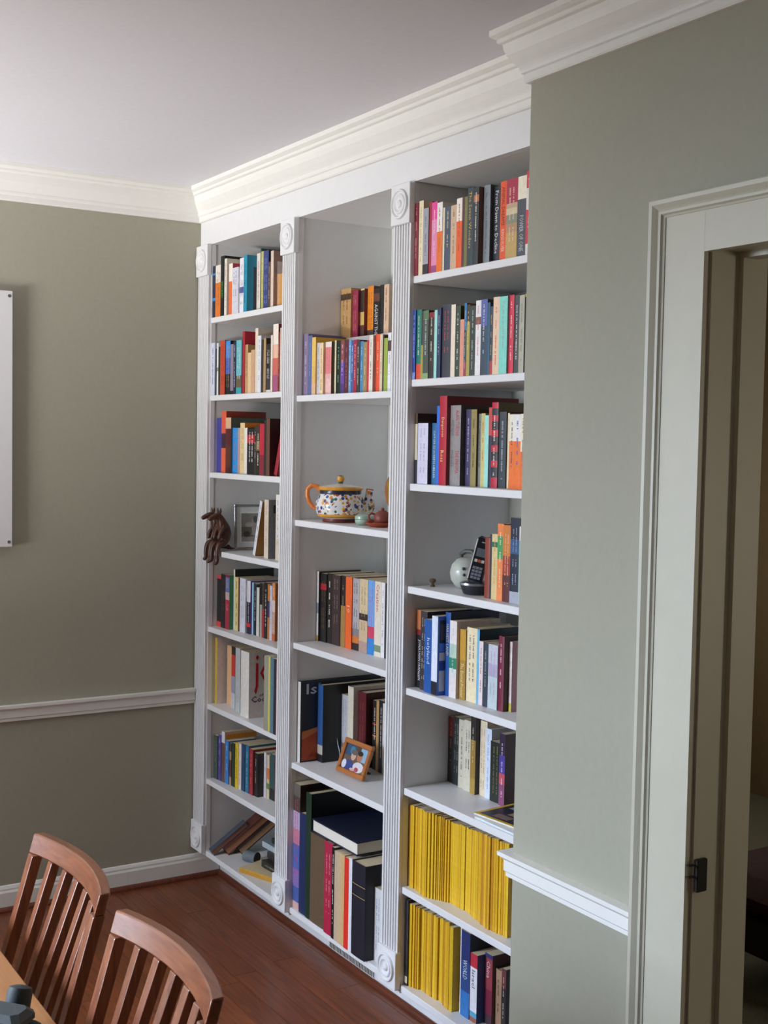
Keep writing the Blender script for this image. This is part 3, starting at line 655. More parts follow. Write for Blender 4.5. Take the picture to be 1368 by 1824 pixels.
    ('B5', 'p', 1.2764, 1.2957, -0.0114, 0.3031, 'e0e0e4', 'c=d0d0d4'),
    ('B5', 'h', 1.2962, 1.3767, -0.0122, 0.3008, '1c1f2c|.23|b89c58|.236|1c1f2c|.35|b89c58|.356|1c1f2c', 'c=14161e D=.17'),
    ('B5', 'p', 1.3772, 1.4197, 0.0238, 0.2333, 'dcdad8', 'c=ccc8c4 t=8890b0'),
    ('C1', 'p', 1.5686, 1.5862, 0.001, 0.2084, '8a2c3c', 'c=7a2434 t=d8a8a0'),
    ('C1', 'p', 1.5867, 1.6089, 0.0038, 0.2123, 'f0e0bc', 'c=d8c8a4 t=b89c70'),
    ('C1', 'p', 1.6094, 1.637, 0.0031, 0.1876, 'a4a4ae|.85|2a2a34', 'c=3a3036 t=6a6a74'),
    ('C1', 'p', 1.6375, 1.6516, 0.0049, 0.2032, 'a02c3c', 'c=8a2430'),
    ('C1', 'p', 1.6521, 1.6791, 0.0045, 0.1987, 'e84898|.25|e890b8|.9|a04880', 'c=d07098 t=f4d0e0'),
    ('C1', 'p', 1.6796, 1.7062, 0.0035, 0.1932, 'f0e8e4|.42|f07428', 'c=e0d8d0 t=c0602a'),
    ('C1', 'p', 1.7067, 1.7157, 0.0052, 0.176, 'e4d8b4', 'c=3a3a3c'),
    ('C1', 'p', 1.7162, 1.7476, 0.0047, 0.1759, '485468', 'c=3c4858 t=c8b888'),
    ('C1', 'p', 1.7481, 1.7775, 0.0034, 0.1751, 'd4b494', 'c=c4a484 t=7a6048'),
    ('C1', 'p', 1.778, 1.8046, 0.0018, 0.1893, 'f4ece0|.33|f0622c', 'c=dcd4c8 t=c85020'),
    ('C1', 'p', 1.8051, 1.8161, 0.001, 0.1891, '5a2c34', 'c=4a242c'),
    ('C1', 'p', 1.8166, 1.8307, 0.001, 0.1887, '7a7440', 'c=6a6434'),
    ('C1', 'p', 1.8312, 1.858, 0.001, 0.2092, '34444c', 'c=2c3a40 T=The Seven Wonders:d8b460:.05:.78'),
    ('C1', 'p', 1.8585, 1.8821, 0.001, 0.2063, '2c3438|.1|c07848|.19|30383c', 'c=5a3420 t=e0dcd0'),
    ('C1', 'h', 1.8826, 1.9122, 0.0157, 0.209, '8a9094', 'c=4a4a4e t=5c6468'),
    ('C1', 'p', 1.9127, 1.9432, 0.028, 0.2029, '30343c', 'c=2a2c34 T=From Dawn to Decline:e8e8ea:.06:.88'),
    ('C1', 'p', 1.9437, 1.9709, 0.0271, 0.2108, 'ec5c2c', 'c=d84c20 T=ANIMAL DREAMS:6a2a20:.07:.55 T=KINGSOLVER:f4d8c8:.60:.88'),
    ('C1', 'p', 1.9714, 2.019, 0.0257, 0.2111, 'b0304c|.3|c8a888|.36|d8c8a0|.44|8a9078|.55|b89068|.66|c8a464', 'c=6a3028 t=e8c8b8'),
    ('C1', 'p', 2.0195, 2.0556, 0.0261, 0.2108, 'f4ead0|.28|4c5058', 'c=3c3c40 T=POWER OF ONE:c8cccc:.48:.92'),
    ('C1', 'p', 2.0561, 2.0781, 0.0253, 0.2196, 'd83848|.2|e8e0dc|.45|d83444|.85|e8e0d8', 'c=d0c8c0 t=f0e8e8'),
    ('C2', 'p', 1.5686, 1.5835, 0.001, 0.2001, '3450a4|.9|8098d8', 'c=2c4490 t=c8d4f0'),
    ('C2', 'h', 1.584, 1.6109, 0.0035, 0.1999, '1c7a6c|.78|e04c34', 'c=14584c t=d8e8d0'),
    ('C2', 'p', 1.6114, 1.6216, 0.0025, 0.1948, '3a3a34|.5|a8a03c', 'c=3a3c30'),
    ('C2', 'p', 1.6221, 1.6491, 0.0022, 0.1953, '5c7a54|.14|4a544e|.92|8aa878', 'c=34403a t=c8d0c0'),
    ('C2', 'p', 1.6496, 1.6778, 0.0032, 0.1875, '8a2830|.08|2e2826', 'c=34302c t=d8ccb4'),
    ('C2', 'p', 1.6783, 1.6925, 0.0025, 0.1922, 'a4e0d4', 'c=88c4b8'),
    ('C2', 'p', 1.693, 1.7118, 0.002, 0.1965, '24345a', 'c=1c2c4c t=a8b4cc'),
    ('C2', 'h', 1.7123, 1.7597, 0.005, 0.2034, '3a3d48', 'c=34363e t=b84858'),
    ('C2', 'p', 1.7602, 1.7805, 0.0034, 0.2006, 'f0e0c8', 'c=d8c8b0'),
    ('C2', 'p', 1.781, 1.8036, 0.0039, 0.1948, '34483c', 'c=5a5c34 t=d8d8cc'),
    ('C2', 'p', 1.8041, 1.8229, 0.0033, 0.1562, 'e49c84', 'c=c07a6c'),
    ('C2', 'p', 1.8234, 1.8347, 0.0028, 0.1992, '2878b0|.37|2a3c48|.8|a03850', 'c=5a4a30 t=c0c8cc'),
    ('C2', 'p', 1.8352, 1.8504, 0.003, 0.1942, '3c3424|.24|b0a44c', 'c=9a8c40 t=e8dca0'),
    ('C2', 'p', 1.8509, 1.8771, 0.0024, 0.1888, '38403e', 'c=34383a t=a8b0ac'),
    ('C2', 'p', 1.8776, 1.902, 0.0022, 0.2011, 'ece8e6|.22|8a5a48|.32|f0ecea', 'c=c83444 t=e08088'),
    ('C2', 'p', 1.9025, 1.9304, 0.0014, 0.2015, '5c68a8|.35|3c4c5c', 'c=445044 t=c0c8d8'),
    ('C2', 'p', 1.9309, 1.9435, 0.001, 0.1912, '2c5c78', 'c=244c64'),
    ('C2', 'p', 1.944, 1.957, 0.001, 0.1796, '34404a|.8|b04440', 'c=3a3430 t=d8b080'),
    ('C2', 'p', 1.9575, 1.9847, 0.0012, 0.2031, 'f0d0b0', 'c=d8b898 t=e06858'),
    ('C2', 'p', 1.9852, 2.0188, 0.001, 0.202, '88dccc', 'c=70c4b4 t=a8b8b0'),
    ('C2', 'p', 2.0193, 2.0399, 0.0066, 0.2031, 'e03c54', 'c=5a4850 t=f4d0d4'),
    ('C2', 'p', 2.0404, 2.0616, 0.0078, 0.2013, '484a4c', 'c=3c3c40 t=e0dcd4'),
    ('C2', 'p', 2.0621, 2.0827, 0.007, 0.1992, 'b8b4a0', 'c=a8a490 t=787868'),
    ('C2', 'p', 2.0832, 2.101, 0.0085, 0.2012, 'e8c43c|.04|24242c', 'c=20202a'),
    ('C3', 'p', 1.5686, 1.5818, 0.0152, 0.2058, '5c4a34|.15|e4d8b8|.66|2c3438', 'c=4a3424'),
    ('C3', 'p', 1.5823, 1.6359, 0.0165, 0.1769, 'd8d4e8', 'c=3c2c26 t=a8a4c0'),
    ('C3', 'p', 1.6364, 1.6626, 0.0297, 0.1769, '38709c', 'c=30608c T=CATCH-22 JOSEPH HELLER:dce8f0:.12:.90'),
    ('C3', 'p', 1.6631, 1.677, 0.0277, 0.2262, '2f6fd8', 'c=2458b0'),
    ('C3', 'h', 1.6775, 1.7129, 0.0268, 0.2541, 'b81c34', 'c=7c1420 T=Dangerous:f0d890:.24:.46 T=Ross:f0d890:.61:.74 D=.23'),
    ('C3', 'h', 1.7134, 1.7644, 0.0392, 0.2271, '96908e', 'c=4c4644 T=ALAN TURING:c03c50:.06:.38:.22:.30 T=THE ENIGMA:c03c50:.56:.85:.22:.30 T=ANDREW:6a646a:.18:.38:-.22:.28 T=HODGES:6a646a:.56:.76:-.22:.28'),
    ('C3', 'p', 1.7649, 1.7934, 0.0568, 0.2157, '4c4668', 'c=403c54 t=b8b0d0'),
    ('C3', 'p', 1.7939, 1.8199, 0.0553, 0.2152, '9c8c54', 'c=4a3c28 t=4a4028'),
    ('C3', 'p', 1.8204, 1.8338, 0.0618, 0.2027, '8c8c84', 'c=7c7c74 t=303030'),
    ('C3', 'p', 1.8343, 1.8519, 0.0607, 0.2039, 'c8c078|.3|d4c880', 'c=b8ac68 t=c84840'),
    ('C3', 'p', 1.8524, 1.8725, 0.0592, 0.1982, 'a4e4d8', 'c=88ccc0'),
    ('C3', 'p', 1.873, 1.8866, 0.0574, 0.2195, 'c84c48|.35|2a3048', 'c=8c3c3c'),
    ('C3', 'h', 1.8871, 1.9157, 0.0563, 0.2327, 'c82c44|.07|34343c|.15|c82c44|.22|34343c|.32|c82c44|.4|34343c|.5|c82c44|.58|34343c|.68|c82c44|.76|34343c|.88|c02c44', 'c=6a5c30 t=e8dcc8'),
    ('C3', 'p', 1.9162, 1.9484, 0.0602, 0.2069, '3c444c', 'c=1c1a1e t=a8b0b8'),
    ('C3', 'p', 1.9489, 1.957, 0.0643, 0.2039, 'ecdcb4', 'c=7c2430'),
    ('C3', 'p', 1.9575, 1.9817, 0.064, 0.1998, 'f0e8d8|.36|f07834', 'c=e4d8c4 t=4a4a60'),
    ('C3', 'p', 1.9822, 2.012, 0.0612, 0.1995, 'ece8e4|.36|f07834', 'c=e0d8c8 t=4a68b0'),
    ('C3', 'p', 2.0125, 2.031, 0.0594, 0.2004, 'f0e4cc|.5|f07438', 'c=e0d4c0 t=7a7058'),
    ('C4', 'h', 1.8887, 1.9126, 0.0416, 0.1664, '8a3c2a', 'c=6c2c20'),
    ('C4', 'p', 1.9131, 1.922, 0.0415, 0.1763, '34343a', 'c=d8d4c4'),
    ('C4', 'p', 1.9225, 1.9485, 0.0408, 0.1783, 'dcc894|.12|2c6c4c|.2|dcc48c', 'c=d0b880 t=c8a048'),
    ('C4', 'p', 1.949, 1.9751, 0.0391, 0.2081, 'ec8448|.16|4c9c5c|.46|f08c50', 'c=d87840 t=e8d0b0'),
    ('C4', 'p', 1.9756, 2.0105, 0.0373, 0.2059, 'd47c38|.4|a84030|.65|5c2c30', 'c=5c2c28 t=e0b890'),
    ('C4', 'p', 2.011, 2.05, 0.0348, 0.2278, '1c2438|.25|2c5480|.42|20283a|.86|a8acb8', 'c=1c2434 t=98a0b0'),
    ('C4', 'p', 2.0505, 2.0654, 0.0332, 0.2068, 'e4e0d8|.18|9cb8a8|.6|a8bcb4', 'c=b8c8c0'),
    ('C5', 'p', 1.5686, 1.6058, 0.0338, 0.2312, 'c87848|.25|8a2c30|.32|242026', 'c=1c1a1c T=JONATHAN FRANZEN:e8e4e4:.38:.90'),
    ('C5', 'p', 1.6063, 1.6404, 0.0241, 0.2322, '3c3638', 'c=2a2426 t=c8c4c0'),
    ('C5', 'p', 1.6409, 1.6801, 0.0152, 0.2135, '2058a4', 'c=1c4c90 T=holyland:d8e4f4:.25:.60'),
    ('C5', 'p', 1.6806, 1.71, 0.0137, 0.2282, 'dce4f4|.45|e4e8f8|.83|1c1e2c', 'c=3c6cc8 P=bluegrid'),
    ('C5', 'h', 1.7105, 1.7362, 0.0393, 0.2414, '2458a0', 'c=182440 T=HARVEST LAND:d8c8a0:.14:.52'),
    ('C5', 'p', 1.7367, 1.7705, 0.0375, 0.2204, 'ece4e0|.3|b8d4c0|.48|2f8c68|.62|dce4dc|.7|e8e0dc', 'c=d4c4c0 t=c0c0c0'),
    ('C5', 'p', 1.771, 1.8016, 0.0478, 0.2001, 'c89838|.44|b08834', 'c=5c3c28 T=The Eternal Frontier:f0e0b8:.48:.97'),
    ('C5', 'h', 1.8021, 1.8523, 0.05, 0.2095, 'f0e0b8', 'c=d8c8a4 t=6a6470'),
    ('C5', 'p', 1.8528, 1.8642, 0.0488, 0.2098, '70b8dc', 'c=243844'),
    ('C5', 'p', 1.8647, 1.8831, 0.0482, 0.1786, 'ecd8d4', 'c=d4c0b8 t=8a7a80'),
    ('C5', 'p', 1.8836, 1.9069, 0.0481, 0.1774, '34404c', 'c=2c3440 t=98a0a4'),
    ('C5', 'p', 1.9074, 1.9493, 0.0481, 0.1769, 'c8c8d4|.3|b8acc8|.5|c0ccd0', 'c=b8c4c8 t=a8a8b8'),
    ('C5', 'h', 1.9498, 1.9734, 0.0504, 0.2048, '78203c', 'c=3c2420 t=e8d0d4'),
    ('C5', 'p', 1.9739, 1.9863, 0.0686, 0.1916, 'e4d0cc|.15|ecdcd4|.88|d8c850', 'c=b88c90 t=b8a0a0'),
    ('C6', 'p', 1.5686, 1.5985, 0.1578, 0.1995, '7c2c2c|.3|2c2828', 'c=2a2a2a t=c86860'),
    ('C6', 'p', 1.599, 1.6346, 0.1541, 0.2058, '242a2a', 'c=1c2020 t=8a8a80'),
    ('C6', 'p', 1.6351, 1.6679, 0.1495, 0.2049, 'd4ccb4', 'c=ccc4ac t=6a6a64'),
    ('C6', 'p', 1.6684, 1.7072, 0.1449, 0.2105, 'd8d0ba', 'c=ccc4ac t=3c3c3c'),
    ('C6', 'p', 1.7077, 1.732, 0.1404, 0.2285, '2c2824|.3|a07c34|.8|b09044', 'c=221e1e t=d0c4a8'),
    ('C6', 'h', 1.7325, 1.7669, 0.1549, 0.2208, 'ecdabc', 'c=d8c4a8 t=b8a080'),
    ('C6', 'h', 1.7674, 1.7951, 0.1501, 0.2049, 'dce4f4', 'c=ccd4e0 t=a8b0c8'),
    ('C6', 'p', 1.7956, 1.8451, 0.1476, 0.1741, '1c2420', 'c=141a18 t=7a7448'),
    ('C6', 'p', 1.8456, 1.8713, 0.1415, 0.2069, '34203c|.3|4c3c94|.55|c05060|.7|8a4c70', 'c=3c2420 t=e0d8e8'),
    ('C7', 'm', 1.5687, 1.5761, 0.0215, 0.2454, 'c4881c', 'c=caa028'),
    ('C7', 'm', 1.5765, 1.5839, 0.0215, 0.2463, 'eabf2c', 'c=caa028'),
    ('C7', 'm', 1.5848, 1.5921, 0.0183, 0.25, 'd9a51c', 'c=caa028'),
    ('C7', 'm', 1.5925, 1.5998, 0.0182, 0.2494, 'e8b820', 'c=caa028'),
    ('C7', 'm', 1.6007, 1.6094, 0.0225, 0.2471, 'e3b21e', 'c=caa028'),
    ('C7', 'm', 1.6098, 1.6185, 0.0226, 0.2456, 'c4881c', 'c=caa028'),
    ('C7', 'm', 1.6194, 1.6295, 0.0188, 0.2491, 'd9a51c', 'c=caa028'),
    ('C7', 'm', 1.6299, 1.6399, 0.0188, 0.2498, 'e8b820', 'c=caa028'),
    ('C7', 'm', 1.6408, 1.6483, 0.0136, 0.2528, 'eabf2c', 'c=caa028'),
    ('C7', 'm', 1.6487, 1.6562, 0.0145, 0.2545, 'd09620', 'c=caa028'),
    ('C7', 'm', 1.6571, 1.6638, 0.0116, 0.2536, 'e0b01c', 'c=caa028'),
    ('C7', 'm', 1.6642, 1.671, 0.0113, 0.252, 'e3b21e', 'c=caa028'),
    ('C7', 'm', 1.6714, 1.6781, 0.012, 0.2525, 'dfae20', 'c=caa028'),
    ('C7', 'm', 1.6789, 1.6887, 0.0156, 0.2524, 'e6ba26', 'c=caa028'),
    ('C7', 'm', 1.6892, 1.6986, 0.0206, 0.2525, 'eabf2c', 'c=caa028'),
    ('C7', 'm', 1.6991, 1.7062, 0.0254, 0.249, 'eabf2c', 'c=caa028'),
    ('C7', 'm', 1.7067, 1.7112, 0.0291, 0.2456, 'd9a51c', 'c=caa028'),
    ('C7', 'm', 1.7117, 1.7182, 0.0316, 0.2475, 'e6ba26', 'c=caa028'),
    ('C7', 'm', 1.7187, 1.7226, 0.0351, 0.2461, 'e8b820', 'c=caa028'),
    ('C7', 'm', 1.7231, 1.7292, 0.0373, 0.2453, 'c4881c', 'c=caa028'),
    ('C7', 'm', 1.7297, 1.7375, 0.0407, 0.2407, 'e3b21e', 'c=caa028'),
    ('C7', 'm', 1.738, 1.7451, 0.0449, 0.2419, 'e3b21e', 'c=caa028'),
    ('C7', 'm', 1.7457, 1.7537, 0.0495, 0.2377, 'e8b820', 'c=caa028'),
    ('C7', 'm', 1.7541, 1.7622, 0.0499, 0.2369, 'eabf2c', 'c=caa028'),
    ('C7', 'm', 1.7631, 1.7709, 0.0495, 0.2371, 'e8b820', 'c=caa028'),
    ('C7', 'm', 1.7712, 1.779, 0.0493, 0.2395, 'e6ba26', 'c=caa028'),
    ('C7', 'm', 1.7799, 1.788, 0.0487, 0.2398, 'e3b21e', 'c=caa028'),
    ('C7', 'm', 1.7884, 1.7966, 0.0489, 0.2425, 'e3b21e', 'c=caa028'),
    ('C7', 'm', 1.7975, 1.8065, 0.0493, 0.2424, 'e6ba26', 'c=caa028'),
    ('C7', 'm', 1.8069, 1.8159, 0.0492, 0.2412, 'eabf2c', 'c=caa028'),
    ('C7', 'm', 1.8167, 1.8263, 0.0527, 0.2411, 'eabf2c', 'c=caa028'),
    ('C7', 'm', 1.8269, 1.8337, 0.0515, 0.239, 'e8b820', 'c=caa028'),
    ('C7', 'm', 1.8341, 1.8409, 0.0508, 0.2382, 'e6ba26', 'c=caa028'),
    ('C7', 'm', 1.8418, 1.8488, 0.0479, 0.2433, 'eabf2c', 'c=caa028'),
    ('C7', 'm', 1.8492, 1.8563, 0.0478, 0.2429, 'c4881c', 'c=caa028'),
    ('C7', 'm', 1.8572, 1.8653, 0.0442, 0.2453, 'e0b01c', 'c=caa028'),
    ('C7', 'm', 1.8657, 1.8737, 0.0432, 0.2463, 'd9a51c', 'c=caa028'),
    ('C7', 'm', 1.8746, 1.8836, 0.0393, 0.2493, 'e6ba26', 'c=caa028'),
    ('C7', 'm', 1.884, 1.8929, 0.0393, 0.2487, 'dfae20', 'c=caa028'),
    ('C7', 'm', 1.8933, 1.9023, 0.04, 0.251, 'dfae20', 'c=caa028'),
    ('C7', 'm', 1.9032, 1.9101, 0.0359, 0.2511, 'd9a51c', 'c=caa028'),
    ('C7', 'm', 1.9105, 1.9174, 0.0349, 0.2536, 'e8b820', 'c=caa028'),
    ('C7', 'm', 1.9183, 1.9268, 0.0305, 0.2527, 'c4881c', 'c=caa028'),
    ('C7', 'm', 1.9272, 1.9357, 0.0308, 0.2546, 'd09620', 'c=caa028'),
    ('C7', 'm', 1.9366, 1.9425, 0.0293, 0.2572, 'e8b820', 'c=caa028'),
    ('C7', 'm', 1.9429, 1.9488, 0.0281, 0.2577, 'eabf2c', 'c=caa028'),
    ('C7', 'm', 1.9497, 1.9578, 0.0246, 0.2564, 'c4881c', 'c=caa028'),
    ('C7', 'm', 1.9582, 1.9663, 0.0248, 0.2571, 'd9a51c', 'c=caa028'),
    ('C7', 'm', 1.9671, 1.9764, 0.0287, 0.256, 'c4881c', 'c=caa028'),
    ('C7', 'm', 1.9769, 1.9862, 0.0293, 0.2568, 'd9a51c', 'c=caa028'),
    ('C7', 'm', 1.9867, 1.9967, 0.0298, 0.2585, 'd9a51c', 'c=caa028'),
    ('C7', 'm', 1.9972, 2.0072, 0.0326, 0.2543, 'e3b21e', 'c=caa028'),
    ('C7', 'm', 2.0077, 2.0168, 0.0335, 0.2546, 'd09620', 'c=caa028'),
    ('C7', 'm', 2.0173, 2.0255, 0.0343, 0.2556, 'e3b21e', 'c=caa028'),
    ('C7', 'm', 2.026, 2.0362, 0.0346, 0.2565, 'e6ba26', 'c=caa028'),
    ('C8', 'h', 1.5686, 1.5846, 0.0128, 0.2614, '221f26|.88|221f26|.89|d8c8a8|.97|221f26', 'c=1a181c'),
    ('C8', 'm', 1.5851, 1.5969, 0.0192, 0.2515, 'dfae20', 'c=caa028'),
    ('C8', 'm', 1.5974, 1.6066, 0.0229, 0.2527, 'e0b01c', 'c=caa028'),
    ('C8', 'm', 1.6071, 1.6156, 0.0258, 0.2484, 'c4881c', 'c=caa028'),
    ('C8', 'm', 1.6161, 1.6222, 0.0286, 0.2477, 'eabf2c', 'c=caa028'),
    ('C8', 'm', 1.6228, 1.6301, 0.0368, 0.245, 'd9a51c', 'c=caa028'),
    ('C8', 'm', 1.6305, 1.6378, 0.0359, 0.2452, 'eabf2c', 'c=caa028'),
    ('C8', 'm', 1.6387, 1.646, 0.0363, 0.243, 'e0b01c', 'c=caa028'),
    ('C8', 'm', 1.6463, 1.6536, 0.0354, 0.2454, 'c4881c', 'c=caa028'),
    ('C8', 'm', 1.6545, 1.6612, 0.0357, 0.2461, 'e8b820', 'c=caa028'),
    ('C8', 'm', 1.6616, 1.6683, 0.0349, 0.2463, 'dfae20', 'c=caa028'),
    ('C8', 'm', 1.6692, 1.6761, 0.0348, 0.2498, 'dfae20', 'c=caa028'),
    ('C8', 'm', 1.6765, 1.6834, 0.0351, 0.2504, 'c4881c', 'c=caa028'),
    ('C8', 'm', 1.6842, 1.6962, 0.0371, 0.2468, 'eabf2c', 'c=caa028'),
    ('C8', 'm', 1.6967, 1.7077, 0.0369, 0.2456, 'd9a51c', 'c=caa028'),
    ('C8', 'm', 1.7083, 1.7151, 0.0432, 0.2446, 'e8b820', 'c=caa028'),
    ('C8', 'm', 1.7155, 1.7223, 0.0429, 0.2455, 'e8b820', 'c=caa028'),
    ('C8', 'm', 1.7232, 1.7304, 0.0396, 0.2498, 'eabf2c', 'c=caa028'),
    ('C8', 'm', 1.7308, 1.738, 0.0404, 0.2472, 'e6ba26', 'c=caa028'),
    ('C8', 'm', 1.7388, 1.751, 0.0356, 0.2514, 'c4881c', 'c=caa028'),
    ('C8', 'm', 1.7515, 1.7622, 0.0327, 0.2506, 'e3b21e', 'c=caa028'),
    ('C8', 'm', 1.7628, 1.7688, 0.0307, 0.2543, 'd9a51c', 'c=caa028'),
    ('C8', 'm', 1.7692, 1.7752, 0.0305, 0.2557, 'd9a51c', 'c=caa028'),
    ('C8', 'm', 1.776, 1.7927, 0.0315, 0.2461, 'd9b120', 'c=d9b120 P=magazine'),
    ('C8', 'p', 1.8057, 1.8129, 0.0487, 0.2503, 'e8e8ec', 'c=e0e0e4'),
    ('C8', 'p', 1.8134, 1.8554, 0.0461, 0.2466, '22346c|.35|2a4a84|.7|2f78c0', 'c=1c2030 T=WORLD:d0d8e0:.33:.56'),
    ('C8', 'p', 1.8559, 1.8881, 0.0484, 0.1952, 'c03040|.2|e8e6ee|.85|58a8c8|.93|a06050', 'c=28406c T=Israel:3a3c44:.24:.50'),
    ('C8', 'p', 1.8886, 1.923, 0.0747, 0.2017, '3c3c6c|.06|9c4048|.5|7c2840|.85|4c3440', 'c=4c2c30 T=China:f0d8dc:.10:.34'),
    ('C8', 'h', 1.9235, 1.9532, 0.0858, 0.1669, 'b08c70|.2|a88468', 'c=3c2c28 t=2a2220'),
    ('C8', 'p', 1.9537, 1.9726, 0.0846, 0.1785, '6c3c3c|.3|2c2426', 'c=242022 t=c8c0b8'),
]
count = {}
for key, kind, x0, x1, y, h, spine, opts in BOOKS:
    kw = {}; text = []; o_ = {}
    for k, val in re.findall(r'(?:^| )([cPDt])=(\S+)', opts): o_[k] = val
    for mt in re.finditer(r'T=(.+?):([0-9a-f]{6}):([.\d]+):([.\d]+)(?::([-.\d]+):([.\d]+))?', opts):
        text.append((mt.group(1), mt.group(2), float(mt.group(3)), float(mt.group(4)), float(mt.group(5) or 0), float(mt.group(6) or .46)))
    w = x1 - x0
    dep = float(o_['D']) * 1.124 if 'D' in o_ else h * (.70 if kind != 'h' else .72)
    dep = min(dep, DEP - .004 - y)
    if key == 'B1': dep = min(dep, .157 - y)
    if o_.get('P') == 'joy': dep = .18
    mag = kind == 'm'
    root = make_book('magazine' if mag else 'book', w, h, dep, kind, spine, o_.get('c', '888'), text, o_.get('t'), o_.get('P'), M_PAGEW if mag else None)
    root.location = ((x0 + x1) / 2, y, SHELF_Z[key] + .0003)
    n = count.get(key, 0); count[key] = n + 1
    cols = spine.split('|')[0::2]; cn = []
    for c in cols:
        if cname(c) not in cn: cn.append(cname(c))
    col = cn[0] if len(cn) == 1 else ' and '.join(cn[:2])
    size = 'thin ' if w < .017 else ('thick ' if w > .045 else '')
    noun = 'magazine' if mag else ('hardback book' if kind == 'h' else 'paperback book')
    tag(root, '%s%s %s, %s from left, %s' % (size, col, noun, ORD[n], shelf_words(key)), 'magazine' if mag else 'book',
        ('yellow magazines on the lower right shelves' if key in ('C7', 'C8') else 'magazines on the sixth left shelf') if mag else 'books on the %s' % shelf_words(key))

# ------------------------------------------------------------------ single books that lean or lie
def place_lean(root, x, y, z, w, ang):
    root.location = (x + math.cos(ang) * w / 2, y, z + abs(math.sin(ang)) * w / 2 + .0004); root.rotation_euler = (0, ang, 0)
r = make_book('book', .024, .175, .12, 'h', 'a02c38', '8c2430', None, None); place_lean(r, .628, .03, ZA[2], .024, .32)
tag(r, 'crimson hardback leaning to the right, third shelf down, left bay', 'book')
r = make_book('book', .020, .212, .14, 'p', 'e2e0e4', 'b08040', None, '6a6a78'); place_lean(r, .446, .040, ZA[3], .020, .275)
tag(r, 'white paperback leaning against a cream book beside the photo frames', 'book')
r = make_book('book', .034, .214, .15, 'p', 'dcccb8', '9a9a9c', None, 'a89884'); r.location = (.570, .033, ZA[3] + .0004)
tag(r, 'cream paperback with grey cover propping up a leaning white book', 'book')
p = MB(); p.box(.0173, .0176, .02, .045, .165, .195, bm_('3a3c44')); p.build('cover_picture', r)
r = make_book('book', .030, .236, .16, 'p', 'e8e2dc|.3|e2dcd4|.68|d8ccb8', '3c343c', None, '8a8890'); r.location = (.652, .037, ZA[3] + .0004)
tag(r, 'white paperback at the right end of the fourth left shelf', 'book')

def flat_book(w, L, th, kind, spine, cover, loc, rz, label, tilt=0.0, dash=None, pages=None):
    """a book lying on its cover; spine towards the room"""
    piv = empty('book', loc, rz)
    r = make_book('inner', th, L, w, kind, spine, cover, None, dash, None, pages)
    M = Matrix.Rotation(math.pi / 2, 4, 'Y') @ Matrix.Translation((-th / 2, 0, -L / 2))
    for c in list(r.children):
        c.data.transform(M); c.parent = piv
    bpy.data.objects.remove(r)
    tag(piv, label, 'book', 'loose books on the bottom left shelf')
    return piv
zb = ZA[7] + .0005
flat_book(.17, .226, .019, 'h', 'c8922c', 'd8c8a0', (.535, .046, zb), .33, 'gold-spined book lying at the front edge of the bottom left shelf')
zb += .0195
flat_book(.135, .18, .026, 'p', '2a2824', '34302a', (.552, .090, zb), .05, 'dark paperback with pale lettering lying on the gold book', dash='a09a90')
flat_book(.135, .19, .026, 'p', '34302c', '3c3630', (.548, .110, zb + .0265), -.04, 'dark brown paperback in the lying pile, bottom left shelf', dash='6a6458')
flat_book(.15, .25, .022, 'p', 'b8c4cc', '8898a4', (.520, .125, zb + .053), .03, 'pale blue-white paperback lying across the pile, bottom left shelf', dash='e0e4e4')
flat_book(.14, .22, .018, 'h', '2c3028', '242a24', (.545, .140, zb + .0755), .0, 'thin dark green hardback lying near the top of the pile')
flat_book(.13, .20, .026, 'p', '2c5c64', '244850', (.570, .150, zb + .094), -.05, 'teal paperback lying second from top of the pile')
flat_book(.13, .19, .028, 'p', 'c08a60', '3a2a24', (.600, .160, zb + .1205), .12, 'tan-edged book on top of the lying pile')
zb -= .0195
g = tag(empty('rolled_paper', (.325, .085, zb)), 'grey rolled-up paper lying beside the pile of books', 'paper')
p = MB(); p.tube([(0, 0, .023), (.025, .012, .023), (.050, .024, .023)], .022, mat('6c747c', .6), 16); p.build('roll', g, True)
p = MB(); p.tube([(.0502, .0241, .023), (.0518, .0249, .023)], .0218, mat('3c3834', .8), 16); p.build('dark_end', g, True)
# three books slumped backwards, page edges towards the room
for k, (col, pg, yy, zz, ln, th, xx, xw, lab) in enumerate([
        ('4c5464', 'b07a5c', .008, .000, .175, .020, .190, .036, 'blue-covered book slumped furthest left on the bottom left shelf'),
        ('6a3a30', 'bc8464', .062, .000, .215, .030, .195, .07, 'brown-edged thick book slumped backwards, middle of three'),
        ('34302c', 'c49a74', .112, .000, .205, .028, .212, .08, 'tan-edged book slumped backwards, nearest the lying pile')]):
    root = empty('book', (xx, yy, zb), -.12); a = math.radians(36)
    M = Matrix.Rotation(a, 4, 'X')
    pgm = mat(pg, .9, .12, 260, stretch=(1, 1, 12)); cvm = bm_(col)
    lift = 0.0005
    M = Matrix.Translation((0, 0, lift)) @ M
    p = MB(); p.box(-xw / 2, xw / 2, 0, ln, 0, .0022, cvm, M); p.box(-xw / 2, xw / 2, 0, ln, th - .0022, th, cvm, M); p.box(-xw / 2, -xw / 2 + .0022, 0, ln, .0022, th - .0022, cvm, M); p.build('cover', root)
    p = MB(); p.box(-xw / 2 + .0024, xw / 2 - .003, .003, ln - .003, .0024, th - .0024, pgm, M); p.build('page_block', root)
    tag(root, lab, 'book', 'loose books on the bottom left shelf')
